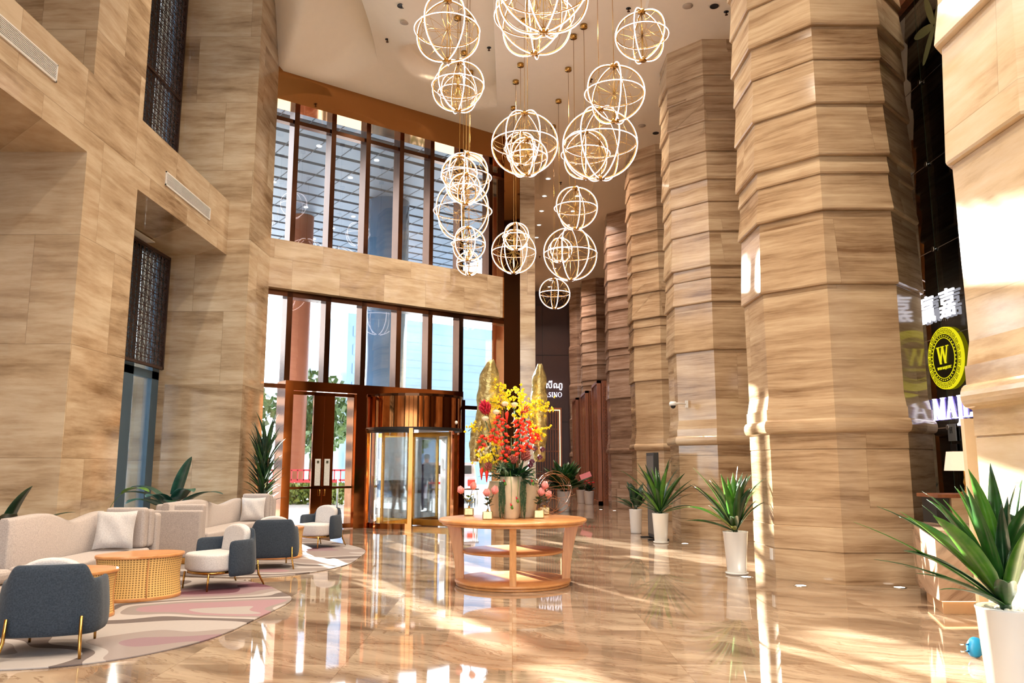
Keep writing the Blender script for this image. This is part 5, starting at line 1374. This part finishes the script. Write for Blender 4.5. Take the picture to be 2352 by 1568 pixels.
# people outside
def person(label, x, y, rz, suit, shirt, stride=.12):
    sk = [((0, 0, .98), .13), ((0, -.01, 1.16), .125), ((0, 0, 1.36), .15), ((0, 0, 1.5), .055), ((0, -.02, 1.56), .075), ((0, -.02, 1.66), .085), ((0, -.01, 1.73), .055)]
    ed = [(0, 1), (1, 2), (2, 3), (3, 4), (4, 5), (5, 6)]
    def ch(root, pts):
        prev = root
        for p, r in pts: sk.append((p, r)); ed.append((prev, len(sk) - 1)); prev = len(sk) - 1
        return prev
    for s_ in (-1, 1):
        st_ = stride * s_
        ch(0, [((s_ * .1, 0, .88), .1), ((s_ * .11, -st_ * .4 - .02, .5), .065), ((s_ * .11, st_ * .5, .1), .045), ((s_ * .12, st_ * .5 - .05, .04), .04), ((s_ * .13, st_ * .5 - .15, .03), .03)])
        h_ = ch(2, [((s_ * .19, 0, 1.4), .06), ((s_ * .24, .02, 1.14), .045), ((s_ * .24, -.06 - st_ * .3, .9), .032), ((s_ * .24, -.08 - st_ * .3, .84), .028)])
        for k in range(4): ch(h_, [((s_ * (.225 + .012 * k), -.10 + .018 * k - st_ * .3, .79), .009), ((s_ * (.225 + .012 * k), -.10 + .018 * k - st_ * .3, .745 + .006 * abs(k - 1.5)), .007)])
        ch(h_, [((s_ * .21, -.12 - st_ * .3, .81), .009), ((s_ * .205, -.135 - st_ * .3, .785), .008)])
    me = bpy.data.meshes.new('body'); me.from_pydata([p for p, r in sk], ed, []); o = bpy.data.objects.new('body', me); COL.objects.link(o)
    sm_ = o.modifiers.new('skin', 'SKIN'); o.modifiers.new('sub', 'SUBSURF').levels = 1; sm_.use_smooth_shade = True
    if not me.skin_vertices: me.attributes  # skin layer is created by the modifier
    for i, sv in enumerate(me.skin_vertices[0].data): sv.radius = (sk[i][1], sk[i][1] * (.75 if i < 3 else 1)); sv.use_root = (i == 0)
    dg = bpy.context.evaluated_depsgraph_get(); dg.update(); m2 = bpy.data.meshes.new_from_object(o.evaluated_get(dg)); bpy.data.objects.remove(o)
    m2.materials.clear()
    for m_ in (suit, M['skin'], shirt, M['black']): m2.materials.append(m_)
    for p in m2.polygons:
        c_ = p.center
        p.material_index = 1 if (c_.z > 1.5 or (c_.z < .86 and abs(c_.x) > .19)) else (3 if c_.z < .09 else (2 if (c_.z > 1.2 and abs(c_.x) < .05 and c_.y < -.05) else 0))
    b_ = bpy.data.objects.new('person', m2); COL.objects.link(b_); b_.location = (x, y, 0); b_.rotation_euler = (0, 0, rz); tag(b_, label, 'person')
    mb = MB(); rs = []
    mb.sphere((0, .012, 1.70), .105, 14, 8, (.92, 1.0, .86)); mb.ob('hair', M['black'], b_)
    return b_
M['skin'] = plain('skin', (196, 142, 112), .5)
try:
    person('person in dark clothes standing outside behind the revolving door glass', -3.05, 21.7, R(160), plain('dark_uniform', (36, 40, 48), .8), plain('white_shirt', (220, 220, 220), .8))
    person('person in a navy suit beside the pale car outside', -2.75, 26.2, R(200), plain('navy_suit', (34, 38, 70), .8), plain('white_shirt_b', (220, 220, 220), .8), .2)
except Exception as e_:
    print('PERSON FAILED', e_); raise
# buildings and trees beyond
def building(label, s0, s1, n0, n1, h, mat, bands=6):
    t_ = thing('building', label, 'building', tuple(Wp((s0, n0, 0))), math.atan2(DD[1], DD[0]), None)
    L, D_ = s1 - s0, n0 - n1
    MB().box(0, L, 0, D_, 0, h).ob('wall', mat, t_)
    for k in range(bands):
        z = 1.2 + k * (h - 1.5) / bands; MB().box(.4, L - .4, -.05, 0, z, z + (h - 1.5) / bands * .55).ob('window_band', M['blue_glass'], t_)
    return t_
building('pale office building outside at the left', -34, -9, -38, -44, 9, M['white_col'])
building('wide pale building outside behind the doors', -7, 12, -44, -54, 9, M['white_col'], 3)
building('added blue glass block outside at the right, standing in for dark pane reflections', 16, 40, -34, -44, 12, M['blue_glass'], 8)  # added block gives the lower right panes their dark blue reflections
for k, (x, y, r, z, lab) in enumerate(((-12, 34, 1.8, 3.6, 'leafy tree outside at far left beyond the red railing'), (-9.2, 37, 2.0, 3.8, 'leafy tree outside behind the brown column'), (-5.2, 38, 1.6, 3.4, 'leafy tree outside between the sliding and revolving doors'), (-13, 20, 1.6, 3.0, 'leafy tree outside the blue framed left window'))):
    t_ = thing('tree', lab, 'tree', (x, y, 0), 0, 'trees outside'); rnd = random.Random(k + 40)
    MB().tube([(0, 0, 0), (.05, 0, z * .6), (0, .1, z)], [.14, .1, .06], 8).ob('trunk', M['stem'], t_)
    mb = MB()
    for i in range(900):
        d_ = Vector([rnd.gauss(0, 1) for _ in range(3)]).normalized() * r * rnd.random() ** .4; mb.obox(Vector((0, 0, z)) + d_, .3, .02, .2, Euler((rnd.random() * 3, rnd.random() * 3, rnd.random() * 6)))
    mb.ob('crown', M['tree'], t_)
# ------------------------------------------------------------------ world and lights
wd = bpy.data.worlds.new('sky'); sc.world = wd; wd.use_nodes = True
nt = wd.node_tree; bg = nt.nodes['Background']
tc = nt.nodes.new('ShaderNodeTexCoord'); sp = nt.nodes.new('ShaderNodeSeparateXYZ'); rp = nt.nodes.new('ShaderNodeValToRGB')
nt.links.new(tc.outputs['Generated'], sp.inputs[0]); nt.links.new(sp.outputs[2], rp.inputs[0]); nt.links.new(rp.outputs[0], bg.inputs[0])
rp.color_ramp.elements[0].position = 0.0; rp.color_ramp.elements[0].color = (.95, .97, 1.0, 1)
rp.color_ramp.elements[1].position = .6; rp.color_ramp.elements[1].color = (.74, .85, 1.0, 1)
bg.inputs[1].default_value = 6.2
def light(name, typ, loc, energy, color=(1, 1, 1), **kw):
    d = bpy.data.lights.new(name, typ); d.energy = energy; d.color = color
    rot = kw.pop('rot', None)
    for k_, v_ in kw.items():
        if k_ == 'portal': d.cycles.is_portal = v_
        else: setattr(d, k_, v_)
    o = bpy.data.objects.new(name, d); COL.objects.link(o); o.location = loc
    if rot: o.rotation_euler = rot
    return o
el, sd = R(14), Vector((-.43, .9, 0)).normalized()
sunv = Vector((sd.x * cos(el), sd.y * cos(el), sin(el)))
so = light('sun', 'SUN', (0, 0, 30), 54.0, (1.0, .93, .82), angle=R(.6)); so.rotation_euler = sunv.to_track_quat('Z', 'Y').to_euler()
WARM = (1.0, .86, .68)
for x in (-4.2, -1.9, .5, 2.2, 4.9):
    for y in (-3.0, 2.2, 7.4, 12.6, 17.6):
        s_, n_ = to_sn(x, y)
        if n_ < .8: continue
        if (x > 4 and y > 3) or (x > 0 and y < 0) or (x < -4 and 7 < y < 8): continue
        light('downlight_fill', 'AREA', (x, y, ceil_h(x, y) - .06), 140, WARM, shape='DISK', size=.35, spread=R(125))  # added fill in place of the many ceiling downlights, no fixture here
for y in (22, 27, 32, 37):
    for x in (1.0, 2.3):
        light('downlight_fill', 'AREA', (x, y, 10.2), 90, (1, .78, .66), shape='DISK', size=.3, spread=R(130))
for y in (-2, 4, 10): light('downlight_fill', 'SPOT', (5.9, y, 9.8), 300, WARM, spot_size=R(100), shadow_soft_size=.2)
# daylight portals
light('portal', 'AREA', (-.4, -5.95, 4.6), 1, shape='RECTANGLE', size=12.0, size_y=9.2, portal=True, rot=(R(90), 0, 0))
o = light('portal', 'AREA', tuple(Wp((1.6, .1, 4.9))), 1, shape='RECTANGLE', size=6.6, size_y=9.8, portal=True)
o.rotation_euler = Vector((-DD[1], DD[0], 0)).to_track_quat('Z', 'Y').to_euler()
o = light('portal', 'AREA', (-6.9, 14, 5.5), 1, shape='RECTANGLE', size=11, size_y=4, portal=True); o.rotation_euler = (0, R(-90), 0)
